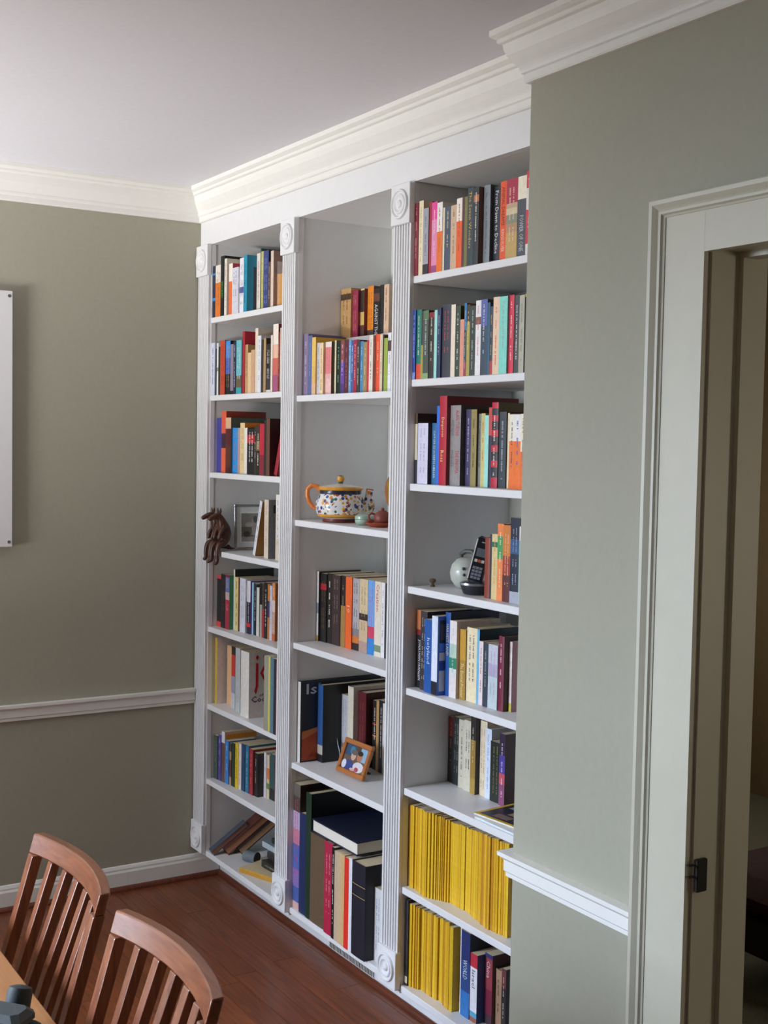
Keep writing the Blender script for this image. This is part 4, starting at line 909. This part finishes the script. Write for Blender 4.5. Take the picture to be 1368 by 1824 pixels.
# album lying on the row of tall books
al = tag(empty('photo_album', (1.146, .005, 0.4525)), 'thick navy photo album with white pages lying on top of tall books', 'album')
p = MB(); p.box(-.148, .150, .0, .27, 0, .004, bm_('1a2038'), bev=.001); p.box(-.148, .150, .0, .27, .040, .044, bm_('1a2038'), bev=.001); p.box(-.148, .150, .2662, .27, .004, .040, bm_('161b30')); p.build('cover', al)
p = MB(); p.box(-.144, .146, .004, .265, .0042, .0398, mat('e6e0d2', .8, .05, 300, stretch=(1, 1, 12))); p.build('page_block', al)
# magazines lying on the sixth right shelf
for k, (z0, c1, c2, lab) in enumerate([(0, 'e4e6ea', 'dfe3ea', 'white magazine lying underneath a dark one, sixth right shelf'), (.0065, 'd8ac28', '2c2c38', 'yellow-edged magazine with dark cover lying flat, sixth right shelf')]):
    mg = tag(empty('magazine', (1.905 + .012 * (1 - k), .006 + .006 * k, ZC[5] + .0006 + z0), .10 if k else .0), lab, 'magazine')
    p = MB(); p.box(0, .24, 0, .165, 0, .0008, bm_(c1)); p.box(0, .24, 0, .165, .0052, .006, bm_(c1)); p.build('cover', mg)
    p = MB(); p.box(.0005, .2395, .0005, .1645, .00085, .00515, mat('d8e4ec', .8)); p.build('page_block', mg)
    if k:
        p = MB(); p.face([(.012, .010, .0062), (.228, .010, .0062), (.228, .155, .0062), (.012, .155, .0062)], bm_('2a2c38'))
        for (u, v, a, c_, hx) in ((.03, .105, .18, .03, '9aa0a8'), (.05, .02, .06, .03, '7a6a60'), (.12, .03, .08, .05, '5a5a68'), (.07, .06, .03, .03, 'a08878')): p.face([(u, v, .0063), (u + a, v, .0063), (u + a, v + c_, .0063), (u, v + c_, .0063)], bm_(hx))
        p.build('cover_picture', mg, fix=False)

# ------------------------------------------------------------------ picture frames
def picture_frame(name, w, h, bar, th, fm, label, loc, rz, lean, mount=None, patches=(), stand=True, bevel=.002, cap=0):
    root = tag(empty(name, loc), label, 'picture frame'); root.rotation_euler = (0, 0, rz)
    M = Matrix.Translation((0, 0, th * math.sin(lean) + .0004)) @ Matrix.Rotation(-lean, 4, 'X'); p = MB()
    for q in ((-w / 2, w / 2, 0, bar), (-w / 2, w / 2, h - bar, h), (-w / 2, -w / 2 + bar, bar, h - bar), (w / 2 - bar, w / 2, bar, h - bar)):
        p.box(q[0], q[1], 0, th, q[2], q[3], fm, M, bev=bevel)
    p.build('frame', root)
    p = MB(); p.box(-w / 2 + bar, w / 2 - bar, th * .55, th * .9, bar, h - bar, mount or mat('d8d8d8', .7), M); ph = p.build('mount' if mount else 'photo', root)
    p = MB(); iw, ih = w - 2 * bar, h - 2 * bar
    for i, (u0, u1, v0, v1, c) in enumerate(patches):
        y = th * .55 - .0004 - .00012 * i
        if c.startswith('o'):    # oval
            n = 14; cx = (u0 + u1) / 2; cy = (v0 + v1) / 2
            p.face([M @ Vector((-iw / 2 + iw * (cx + (u1 - u0) / 2 * math.cos(2 * math.pi * k / n)), y, bar + ih * (cy + (v1 - v0) / 2 * math.sin(2 * math.pi * k / n)))) for k in range(n)], bm_(c[1:]))
        else:
            p.face([M @ Vector(q) for q in ((-iw / 2 + iw * u0, y, bar + ih * v0), (-iw / 2 + iw * u1, y, bar + ih * v0), (-iw / 2 + iw * u1, y, bar + ih * v1), (-iw / 2 + iw * u0, y, bar + ih * v1))], bm_(c))
    if p.f: p.build('picture', root, fix=False)
    if stand:
        top = M @ Vector((0, th, h * .72)); p = MB(); sm = mat('1c1a1a', .7); foot = Vector((0, top.y + h * .30, .002))
        p.tube([top, foot], .004, sm, 6); p.box(-.014, .014, foot.y - .004, foot.y + .004, .0, .005, sm); p.build('stand', root)
    if cap:   # ornate pearled edge
        p = MB(); n = 11
        for k in range(n + 1):
            for pos in (((-w / 2 + w * k / n), 0), ((-w / 2 + w * k / n), h)): p.lathe([(.0003, -.005), (.004, -.003), (.005, 0), (.004, .003), (.0003, .005)], fm, M @ Matrix.Translation((pos[0], th / 2, pos[1] if pos[1] else .006)), 8)
            for sx in (-w / 2, w / 2): p.lathe([(.0003, -.005), (.004, -.003), (.005, 0), (.004, .003), (.0003, .005)], fm, M @ Matrix.Translation((sx, th / 2, max(.006, h * k / n))), 8)
        p.build('pearl_edge', root, True)
    return root
picture_frame('picture_frame', .152, .178, .010, .012, mat('b9bcc2', .25, .05, metal=.85), 'silver frame with white mount around a black and white photo', (.232, .150, ZA[3] + .0008), math.radians(76), .10, mat('d4d8d6', .7),
    [(.10, .90, .10, .88, 'dfe2e0'), (.14, .86, .14, .84, '8f8c88'), (.14, .5, .2, .5, '6f6a60'), (.45, .86, .3, .7, 'a8a6a4'), (.14, .86, .14, .26, '9c9a98'), (.5, .62, .6, .78, 'o5c605a'), (.2, .4, .25, .4, 'o4c463e'), (.25, .5, .5, .62, 'ob8b4ae')])
picture_frame('picture_frame', .074, .100, .008, .010, mat('e6e2d8', .35), 'small ornate pearl-edged frame with a blue picture', (.350, .158, ZA[3] + .0045), math.radians(58), .22, None,
    [(0, 1, 0, 1, '24344c'), (.1, .8, .5, .95, '3c6488'), (.2, .7, .2, .5, '1c2434'), (.5, .95, .55, .75, '5a7c98')], cap=1, stand=False)
M_OAK = wood('a8612e', 'b8733c', .4, 'x', 6, .2)
picture_frame('picture_frame', .166, .116, .0165, .014, M_OAK, 'small wooden frame with a photo of two people on the fourth middle shelf', (1.1105, .077, ZB[3] + .0006), math.radians(2), .36, None,
    [(0, 1, 0, 1, '6c5848'), (0, .45, .55, 1, '38506c'), (.2, .42, .62, .95, 'o3a7c98'), (.62, 1, .45, .98, '8cb4d0'), (.45, .66, .7, 1, '5a4030'), (.30, .52, .40, .78, 'od0a890'), (.28, .56, .62, .84, 'o6a6058'), (.56, .80, .42, .82, 'ob87858'), (.56, .80, .66, .86, 'o2c2420'),
     (.02, .52, .0, .38, 'o3c4684'), (.0, .2, .0, .36, 'od8dce8'), (.50, .98, .0, .42, 'odcd8dc'), (.60, .78, .02, .20, 'ob84860'), (.4, .62, 0, .12, 'od8b0a8')])
# ribbon bow in front of the pale book
rb = tag(empty('ribbon', (.905, .150, ZB[3] + .0005)), 'pale ribbon hanging in front of the grey book behind the wooden frame', 'ribbon')
p = MB(); m = mat('b4c4c4', .6)
for pts in ([(0, 0, .075), (-.022, -.006, .100), (-.030, -.008, .118), (-.018, -.006, .116), (0, 0, .075)], [(0, 0, .075), (-.018, -.006, .055), (-.026, -.006, .022), (-.024, -.006, .006)], [(0, 0, .075), (.014, -.004, .062), (.030, -.006, .040), (.036, -.006, .006)]):
    for a, c in zip(pts[:-1], pts[1:]):
        a, c = Vector(a), Vector(c); n = Vector((.006, -.003, .004)); tk = Vector((.0005, .001, 0))
        v = [a - n, a + n, c + n, c - n]; v += [q + tk for q in v]
        p.raw(v, [(0, 1, 2, 3), (7, 6, 5, 4), (0, 4, 5, 1), (1, 5, 6, 2), (2, 6, 7, 3), (3, 7, 4, 0)], m)
p.build('band', rb)

# ------------------------------------------------------------------ carved animals sitting on the shelf edge
M_CARVE = wood('3a2016', '54301f', .42, 'z', 5, .2)
def carved_animal(loc, rz, label, s=1.0, headz=0.0):
    root = tag(empty('carved_animal', loc, rz), label, 'figurine', 'carved animals on the left shelf edge')
    V = [(0, .030, .024), (0, .028, .055), (0, .018, .088), (0, .006, .116), (0, -.006, .138), (0, -.030, .131), (0, -.052, .120),
         (.013, .010, .026), (.015, -.016, .026), (.015, -.022, -.010), (.015, -.022, -.044), (.015, -.034, -.050),
         (-.013, .010, .026), (-.015, -.016, .026), (-.015, -.024, -.008), (-.015, -.024, -.036), (-.015, -.036, -.042),
         (.013, .010, .092), (.016, -.008, .066), (.014, -.014, .040), (-.013, .010, .092), (-.016, -.008, .066), (-.014, -.014, .040)]
    Rr = [.023, .026, .023, .018, .015, .011, .008, .015, .0125, .0095, .0085, .008, .015, .0125, .0095, .0085, .008, .010, .0085, .007, .010, .0085, .007]
    E = [(0, 1), (1, 2), (2, 3), (3, 4), (4, 5), (5, 6), (0, 7), (7, 8), (8, 9), (9, 10), (10, 11), (0, 12), (12, 13), (13, 14), (14, 15), (15, 16), (2, 17), (17, 18), (18, 19), (2, 20), (20, 21), (21, 22)]
    V = [(x * s, y * s, (z + (headz if i in (3, 4, 5, 6) else 0)) * s) for i, (x, y, z) in enumerate(V)]
    me = bpy.data.meshes.new('body'); me.from_pydata(V, E, [])
    o = bpy.data.objects.new('body', me); COL.objects.link(o); o.parent = root; me.materials.append(M_CARVE)
    sk = o.modifiers.new('skin', 'SKIN'); sk.use_smooth_shade = True
    for i, d in enumerate(me.skin_vertices[0].data): d.radius = (Rr[i] * s, Rr[i] * s); d.use_root = (i == 0)
    sb = o.modifiers.new('sub', 'SUBSURF'); sb.levels = 2; sb.render_levels = 2
    for sx in (-1, 1):
        e = MB(); hx, hy, hz = V[4]; e.tube([(hx + sx * .006 * s, hy + .002, hz + .004), (hx + sx * .009 * s, hy + .004, hz + .014 * s), (hx + sx * .010 * s, hy + .003, hz + .026 * s)], [.005 * s, .0045 * s, .0012 * s], M_CARVE, 8); e.build('ear', root, True)
    t = MB(); t.tube([(0, .040 * s, .012), (0, .056 * s, .006), (0, .068 * s, .0045)], [.010 * s, .006 * s, .003 * s], M_CARVE, 8); t.build('tail', root, True)
    return root
carved_animal((.166, .006, ZA[3] + .0030), .06, 'dark carved wooden animal with long snout sitting at far left of shelf edge', 1.0)
carved_animal((.228, .004, ZA[3] + .0030), .22, 'dark carved wooden animal beside the silver frame, legs dangling off shelf', 1.03, -.004)

# ------------------------------------------------------------------ pottery on the second middle shelf
M_MAJ = bpy.data.materials.new('painted_glaze'); M_MAJ.use_nodes = True
nt = M_MAJ.node_tree; b_ = nt.nodes['Principled BSDF']; b_.inputs['Roughness'].default_value = .18; b_.inputs['Coat Weight'].default_value = .4
tc = nt.nodes.new('ShaderNodeTexCoord'); vo = nt.nodes.new('ShaderNodeTexVoronoi'); vo.inputs['Scale'].default_value = 84
vo2 = nt.nodes.new('ShaderNodeTexVoronoi'); vo2.inputs['Scale'].default_value = 24; vo2.feature = 'F1'
nz = nt.nodes.new('ShaderNodeTexNoise'); nz.inputs['Scale'].default_value = 60
nt.links.new(tc.outputs['Object'], vo.inputs['Vector']); nt.links.new(tc.outputs['Object'], vo2.inputs['Vector']); nt.links.new(tc.outputs['Object'], nz.inputs['Vector'])
def ramp(stops, interp='CONSTANT'):
    r_ = nt.nodes.new('ShaderNodeValToRGB'); r_.color_ramp.interpolation = interp
    while len(r_.color_ramp.elements) < len(stops): r_.color_ramp.elements.new(.5)
    for e_, (pos, c) in zip(r_.color_ramp.elements, stops): e_.position = pos; e_.color = lin(c) + [1]
    return r_
sp_ = nt.nodes.new('ShaderNodeSeparateColor'); nt.links.new(vo.outputs['Color'], sp_.inputs[0])
hue = ramp([(0, 'd8842c'), (.22, '2c3c7c'), (.46, '2f6a58'), (.62, 'e0a83c'), (.80, 'b04c34'), (.9, '34508c')]); nt.links.new(sp_.outputs[0], hue.inputs[0])
msk = nt.nodes.new('ShaderNodeMath'); msk.operation = 'LESS_THAN'; msk.inputs[1].default_value = .5; nt.links.new(vo.outputs['Distance'], msk.inputs[0])
msk2 = nt.nodes.new('ShaderNodeMath'); msk2.operation = 'LESS_THAN'; msk2.inputs[1].default_value = .72; nt.links.new(vo2.outputs['Distance'], msk2.inputs[0])
mm = nt.nodes.new('ShaderNodeMath'); mm.operation = 'MULTIPLY'; nt.links.new(msk.outputs[0], mm.inputs[0]); nt.links.new(msk2.outputs[0], mm.inputs[1])
mixc = nt.nodes.new('ShaderNodeMix'); mixc.data_type = 'RGBA'; mixc.inputs[6].default_value = lin('e6e4e2') + [1]
nt.links.new(mm.outputs[0], mixc.inputs[0]); nt.links.new(hue.outputs[0], mixc.inputs[7]); nt.links.new(mixc.outputs[2], b_.inputs['Base Color'])
M_GOLD = mat('d89a34', .2, .15, 30, coat=.4); M_NAVY = mat('2c2c3c', .25); M_TERRA = mat('a84c2c', .5); M_ORG = mat('e0803c', .22, coat=.4); M_RBASE = mat('6a2a24', .4)
tp = tag(empty('teapot', (1.005, .092, ZB[1] + .0006), math.atan2(.80, .60)), 'white majolica teapot with painted flowers, orange handle and yellow-banded lid', 'teapot')
p = MB(); GL = mat('e4e2e0', .18, coat=.4)
prof = [(.058, 0), (.060, .004), (.058, .012), (.066, .016), (.077, .020), (.080, .028), (.0835, .040), (.084, .055), (.081, .072), (.074, .088), (.070, .094), (.0705, .106)]
ms = [M_RBASE, M_RBASE, GL, M_GOLD, M_GOLD, M_MAJ, M_MAJ, M_MAJ, M_MAJ, M_MAJ, M_NAVY]
p.lathe(prof, GL, None, 40, ms); p.build('body', tp, True)
p = MB(); p.lathe([(.0715, .1062), (.076, .108), (.077, .114), (.073, .119), (.050, .124), (.020, .128), (.010, .129), (.0003, .129)], GL, None, 36, [M_GOLD, M_GOLD, M_GOLD, GL, GL, GL, GL]); lid = p.build('lid', tp, True)
p = MB(); p.lathe([(.009, .1285), (.008, .133), (.010, .136), (.0125, .142), (.0128, .147), (.010, .153), (.004, .156), (.0003, .1562)], M_GOLD, None, 18, [mat('3c5c34', .3), mat('3c5c34', .3), M_GOLD, M_GOLD, M_GOLD, mat('3c5c34', .3), mat('3c5c34', .3)]); p.build('knob', lid, True)
p = MB(); p.tube([(-.066, 0, .100), (-.080, 0, .118), (-.098, 0, .121), (-.111, 0, .108), (-.113, 0, .088), (-.106, 0, .066), (-.094, 0, .050), (-.080, 0, .042)], [.007, .008, .008, .008, .008, .0075, .007, .006], M_ORG, 12); p.build('handle', tp, True)
p = MB(); p.tube([(.070, 0, .034), (.086, 0, .044), (.096, 0, .058), (.096, 0, .074), (.096, 0, .092), (.099, 0, .110)], [.030, .028, .023, .017, .0130, .012], M_MAJ, 14); s_ = p.build('spout', tp, True)
p = MB(); p.tube([(.0989, 0, .1095), (.0993, 0, .1125)], [.0124, .0124], M_TERRA, 14); p.build('spout_rim', s_, True)
bx_ = tag(empty('trinket_box', (1.168, .088, ZB[1] + .0006)), 'small round celadon green lidded box beside the teapot', 'box')
M_CEL = mat('9cb4a0', .25, .05, coat=.3)
p = MB(); p.lathe([(.020, 0), (.026, .003), (.030, .010), (.030, .018), (.029, .0185)], M_CEL, None, 28); p.build('base', bx_, True)
p = MB(); p.lathe([(.0305, .019), (.031, .021), (.029, .029), (.020, .035), (.0003, .0365)], M_CEL, None, 28); p.build('lid', bx_, True)
sa = tag(empty('saucer', (1.262, .088, ZB[1] + .0006)), 'terracotta saucer under a small clay teapot at the shelf front', 'saucer')
p = MB(); p.lathe([(.028, 0), (.030, .002), (.046, .010), (.050, .014), (.048, .0145), (.030, .006), (.0003, .005)], M_TERRA, None, 30); p.build('dish', sa, True)
M_CLAY = mat('7c3a30', .5, .08)
ct = tag(empty('clay_teapot', (1.272, .094, ZB[1] + .0065), 1.1), 'tiny dark red clay teapot standing on the terracotta saucer', 'teapot')
p = MB(); p.lathe([(.016, 0), (.024, .006), (.029, .018), (.028, .030), (.020, .040), (.014, .043), (.012, .046), (.0003, .047)], M_CLAY, None, 26); p.build('body', ct, True)
p = MB(); p.lathe([(.004, .0465), (.006, .051), (.004, .055), (.0003, .056)], M_CLAY, None, 12); p.build('lid_knob', ct, True)
p = MB(); p.tube([(-.024, 0, .034), (-.036, 0, .038), (-.044, 0, .030), (-.042, 0, .018), (-.028, 0, .010)], .0035, M_CLAY, 8); p.build('handle', ct, True)
p = MB(); p.tube([(.024, 0, .016), (.036, 0, .026), (.044, 0, .038)], [.008, .005, .004], M_CLAY, 8); p.build('spout', ct, True)
cup = tag(empty('clay_cup', (1.236, .070, ZB[1] + .011)), 'very small clay cup on the terracotta saucer', 'cup')
p = MB(); p.lathe([(.006, 0), (.010, .004), (.0115, .012), (.0105, .012), (.006, .004), (.0003, .0035)], M_CLAY, None, 18); p.build('bowl', cup, True)
pl = tag(empty('plate', (1.205, .262, ZB[1] + .0012), 0), 'painted majolica plate standing on edge at the back, mostly hidden', 'plate')
Mx = Matrix.Translation((0, 0, .1035)) @ Matrix.Rotation(math.radians(-24), 4, 'Z') @ Matrix.Rotation(math.radians(74), 4, 'Y')
p = MB(); p.lathe([(.060, -.004), (.100, .004), (.1035, .007), (.101, .0085), (.085, .005), (.062, .001), (.0003, .0005)], M_MAJ, Mx, 40, [M_GOLD, M_GOLD, M_TERRA, M_GOLD, M_MAJ, M_MAJ]); p.build('dish', pl, True)
p = MB(); p.tube([(-.03, -.03, .0005), (-.045, -.03, .05)], .003, M_DARK, 6); p.tube([(-.03, .03, .0005), (-.045, .03, .05)], .003, M_DARK, 6); p.tube([(-.03, -.03, .003), (-.03, .03, .003)], .003, M_DARK, 6); p.build('plate_stand', pl, True)

# ------------------------------------------------------------------ phone, ceramic pot and knob on the fourth right shelf
M_PHB = mat('20222a', .3, coat=.3); M_CHR = mat('a8acb2', .25, metal=.7)
ph = tag(empty('cordless_phone', (1.818, .066, ZC[3] + .0006), math.radians(50)), 'silver and black cordless phone standing in its dark charging cradle', 'phone')
p = MB(); p.lathe([(.030, 0), (.036, .003), (.042, .018), (.0445, .026)], M_PHB, Matrix.Scale(.86, 4, (0, 1, 0)), 28); cr_ = p.build('cradle', ph, True)
p = MB(); p.lathe([(.0446, .0262), (.0462, .028), (.0455, .033), (.036, .036), (.0003, .034)], M_CHR, Matrix.Scale(.86, 4, (0, 1, 0)), 28, [M_CHR, M_CHR, M_PHB, M_PHB]); p.build('cradle_rim', cr_, True)
Mh = Matrix.Translation((-.006, -.002, .030)) @ Matrix.Rotation(math.radians(13), 4, 'Y') @ Matrix.Rotation(math.radians(-12), 4, 'X')
p = MB(); p.box(-.0225, .0225, -.011, .012, 0, .136, M_CHR, Mh, bev=.010); hs = p.build('handset', ph, True)
p = MB(); p.box(-.019, .019, -.0128, -.011, .006, .130, M_PHB, Mh, bev=.0008); p.build('face_plate', hs)
p = MB(); p.box(-.014, .014, -.0134, -.0128, .076, .100, mat('6c767c', .2), Mh); p.build('screen', hs)
p = MB()
for r_ in range(4):
    for c_ in range(3): p.box(-.014 + c_ * .0098, -.0058 + c_ * .0098, -.0136, -.0128, .012 + r_ * .0095, .0188 + r_ * .0095, mat('8c949c', .4), Mh)
for c_ in range(3): p.box(-.014 + c_ * .0098, -.0058 + c_ * .0098, -.0138, -.0128, .060, .068, mat('d8d8d4' if c_ != 1 else 'd0663c', .4), Mh)
kp = p.build('keypad', hs); kp['kind'] = 'stuff'
p = MB(); p.box(-.006, .006, -.0134, -.0128, .116, .119, mat('b0b4b8', .3), Mh); p.build('earpiece', hs)
pg = tag(empty('ceramic_pot', (1.690, .128, ZC[3] + .0006), .4), 'round pale ceramic pot with dark dots behind the cordless phone', 'pot')
p = MB(); p.lathe([(.020, 0), (.034, .006), (.047, .024), (.051, .046), (.046, .068), (.033, .084), (.020, .090), (.0003, .091)], mat('bcc0b4', .3, .04, coat=.2), None, 32); p.build('body', pg, True)
p = MB(); p.tube([(-.020, 0, .080), (-.024, .004, .098), (-.010, .006, .108), (.012, .006, .108), (.024, .004, .098), (.020, 0, .080)], .007, mat('55584f', .5), 10); p.build('loop_handle', pg, True)
for a_, z_ in ((-1.25, .062), (-1.2, .044), (-.5, .056), (-.65, .036)):
    p = MB(); rr = .0495; p.lathe([(.0045, -.002), (.0045, .0015), (.0003, .0025)], mat('2c3034', .4), Matrix.Translation((math.cos(a_) * rr, math.sin(a_) * rr, z_)) @ Vector((math.cos(a_), math.sin(a_), .1)).to_track_quat('Z', 'Y').to_matrix().to_4x4(), 10); p.build('dot', pg)
kn = tag(empty('drawer_knob', (1.612, .060, ZC[3] + .0006)), 'small turned brown drawer knob lying upright on the fourth right shelf', 'knob')
p = MB(); p.lathe([(.0075, 0), (.008, .002), (.0045, .006), (.005, .010), (.0095, .015), (.0105, .019), (.008, .023), (.0003, .0245)], mat('5c4630', .4, coat=.2), None, 18); p.build('body', kn, True)

# ------------------------------------------------------------------ white board on the left wall
wb = tag(empty('wall_board', (XW + .0005, -.745, 1.363)), 'white framed board with corner screws on the olive wall, cut by photo edge', 'board')
p = MB(); p.box(0, .032, -.052, 0, 0, .928, M_WHITE, bev=.002); p.build('frame_side', wb)
p = MB(); p.box(0, .032, -.70, -.648, 0, .928, M_WHITE, bev=.002); p.build('frame_side', wb)
p = MB(); p.box(0, .030, -.645, -.055, 0, .928, mat('f0eee8', .4), bev=.001); p.build('panel', wb)
for y_ in (-.012, -.688):
    for z_ in (.018, .910):
        p = MB(); p.lathe([(.006, 0), (.006, .0012), (.003, .002), (.0003, .002)], mat('7a7880', .35, metal=.7), Matrix.Translation((.0321, y_, z_)) @ Matrix.Rotation(math.pi / 2, 4, 'Y'), 14); p.build('screw', wb, True)

# ------------------------------------------------------------------ dining table, chairs and the grey device
TZ = .75; TY = -1.351
tb = tag(empty('dining_table', (2.45, TY - .5, 0)), 'light brown wooden dining table at the lower left corner', 'table')
p = MB(); p.box(-1.0, 1.0, -.5, .5, TZ - .028, TZ, M_TABLE, bev=.004); p.build('table_top', tb)
for x0_, x1_, ya, yb in ((-.88, .88, .40, .42), (-.88, .88, -.42, -.40), (-.88, -.86, -.40, .40), (.86, .88, -.40, .40)):
    p = MB(); p.box(x0_, x1_, ya, yb, TZ - .11, TZ - .0285, M_TABLE); p.build('apron', tb)
for sx in (-1, 1):
    for sy in (-1, 1):
        p = MB(); cx, cy = sx * .90, sy * .42
        p.prism([(cx - .03, cy - .03), (cx + .03, cy - .03), (cx + .03, cy + .03), (cx - .03, cy + .03)], .0005, TZ - .0285, wood('b3743f', 'c78c55', .35, 'z', 3, .4)); p.build('leg', tb)
def dining_chair(x, label):
    LEAN = .286; YB = -1.349      # back posts at seat height
    ch = tag(empty('dining_chair', (x, YB - .20, 0)), label, 'chair', 'slat-back dining chairs at the table')
    def yb(z): return .20 + (z - .45) * LEAN
    HW = .214; ZTOP = .900; RH = .041
    def bow(u): return .036 * (1 - u * u)      # u -1..1 across the back
    # crest rail
    p = MB(); n = 12; v = []
    for i in range(n + 1):
        u = -1 + 2 * i / n; xx = u * HW; y = yb(ZTOP) + bow(u)
        for dz, dy in ((-RH, 0), (0, 0), (0, .022), (-RH, .022)): v.append((xx, y + dy + dz * LEAN, ZTOP + dz))
    f = []
    for i in range(n):
        for k in range(4): f.append((4 * i + k, 4 * i + (k + 1) % 4, 4 * i + 4 + (k + 1) % 4, 4 * i + 4 + k))
    f += [(3, 2, 1, 0), (4 * n, 4 * n + 1, 4 * n + 2, 4 * n + 3)]
    p.raw(v, f, M_CHAIRX); o = p.build('crest_rail', ch, True)
    bv = o.modifiers.new('bevel', 'BEVEL'); bv.width = .003; bv.segments = 2; bv.limit_method = 'ANGLE'
    def bar(name, pts, w, d, m=M_CHAIR):
        p = MB(); v = []
        for (px_, py_, pz_) in pts:
            for dx, dy in ((-w / 2, 0), (w / 2, 0), (w / 2, d), (-w / 2, d)): v.append((px_ + dx, py_ + dy, pz_))
        f = []; k = len(pts)
        for i in range(k - 1):
            for q in range(4): f.append((4 * i + q, 4 * i + (q + 1) % 4, 4 * i + 4 + (q + 1) % 4, 4 * i + 4 + q))
        f += [(3, 2, 1, 0), tuple(4 * (k - 1) + q for q in range(4))]
        p.raw(v, f, m); o = p.build(name, ch); bv = o.modifiers.new('bevel', 'BEVEL'); bv.width = .0025; bv.segments = 2; bv.limit_method = 'ANGLE'
        return o
    zr = ZTOP - RH - .0004
    for s in (-1, 1):
        bar('back_post', [(s * .199, .235, .0008), (s * .199, .20, .25), (s * .199, yb(.45), .45), (s * .199, yb(zr), zr)], .030, .024)
        bar('front_leg', [(s * .19, -.20, .0008), (s * .19, -.20, .432)], .036, .036)
    for i in range(5):
        xx = (-2 + i) * .066; u = xx / HW
        bar('slat', [(xx * .94, yb(.505) + bow(u) * .30 + .000, .505), (xx * .97, yb(.68) + bow(u) * .62 + .000, .68), (xx, yb(zr) + bow(u) + .000, zr)], .025, .021)
    bar('lower_rail', [(0, yb(.47) + .006, .472), (0, yb(.5) + .006, .5045)], .366, .018, M_CHAIRX)
    p = MB(); p.box(-.215, .215, -.22, .196, .4325, .460, M_CHAIRX, bev=.008); p.build('seat', ch)
    for y_ in (-.19, .17):
        p = MB(); p.box(-.170, .170, y_, y_ + .02, .37, .432, M_CHAIRX); p.build('seat_apron', ch)
    return ch
dining_chair(2.181, 'reddish brown slat-back dining chair further from camera, left of the other')
dining_chair(2.695, 'reddish brown slat-back dining chair nearest the camera at the photo bottom')
dv = tag(empty('grey_device', (2.575, -1.445, TZ + .0005), math.radians(40)), 'dark grey plastic device with a round knob on the table corner', 'device')
M_DEV = mat('3c4446', .65, .05, 200); M_DEV2 = mat('4c5456', .6, .05, 200)
p = MB(); p.box(-.055, .055, -.045, .030, 0, .030, M_DEV, bev=.006); p.build('base', dv)
p = MB(); p.box(-.048, .048, -.038, .024, .0302, .058, M_DEV2, bev=.010); p.build('housing', dv)
p = MB(); p.lathe([(.020, 0), (.0215, .004), (.0215, .030), (.019, .037), (.010, .040), (.0003, .0405)], M_DEV, Matrix.Translation((-.012, .050, .028)) @ Matrix.Rotation(math.radians(-18), 4, 'X'), 22); p.build('knob', dv, True)
p = MB(); p.box(-.030, .006, .022, .036, .018, .046, M_DEV, bev=.003); p.build('bracket', dv)

# ------------------------------------------------------------------ dim room behind the door
ot = tag(empty('ottoman', (1.95, 1.42, 0)), 'low dark red cushioned ottoman in the dim room beyond the door', 'ottoman')
M_RED = mat('3a161c', .9, .2, 60); M_BLK = mat('1c1816', .6)
p = MB(); p.box(-.32, .32, -.28, .28, .12, .24, M_BLK, bev=.01); p.build('base', ot)
p = MB(); p.box(-.33, .33, -.29, .29, .2405, .36, M_RED, bev=.05); p.build('cushion', ot, True)
for sx in (-1, 1):
    for sy in (-1, 1):
        p = MB(); p.lathe([(.018, 0), (.026, .119)], M_BLK, Matrix.Translation((sx * .27, sy * .23, 0)), 12); p.build('leg', ot)
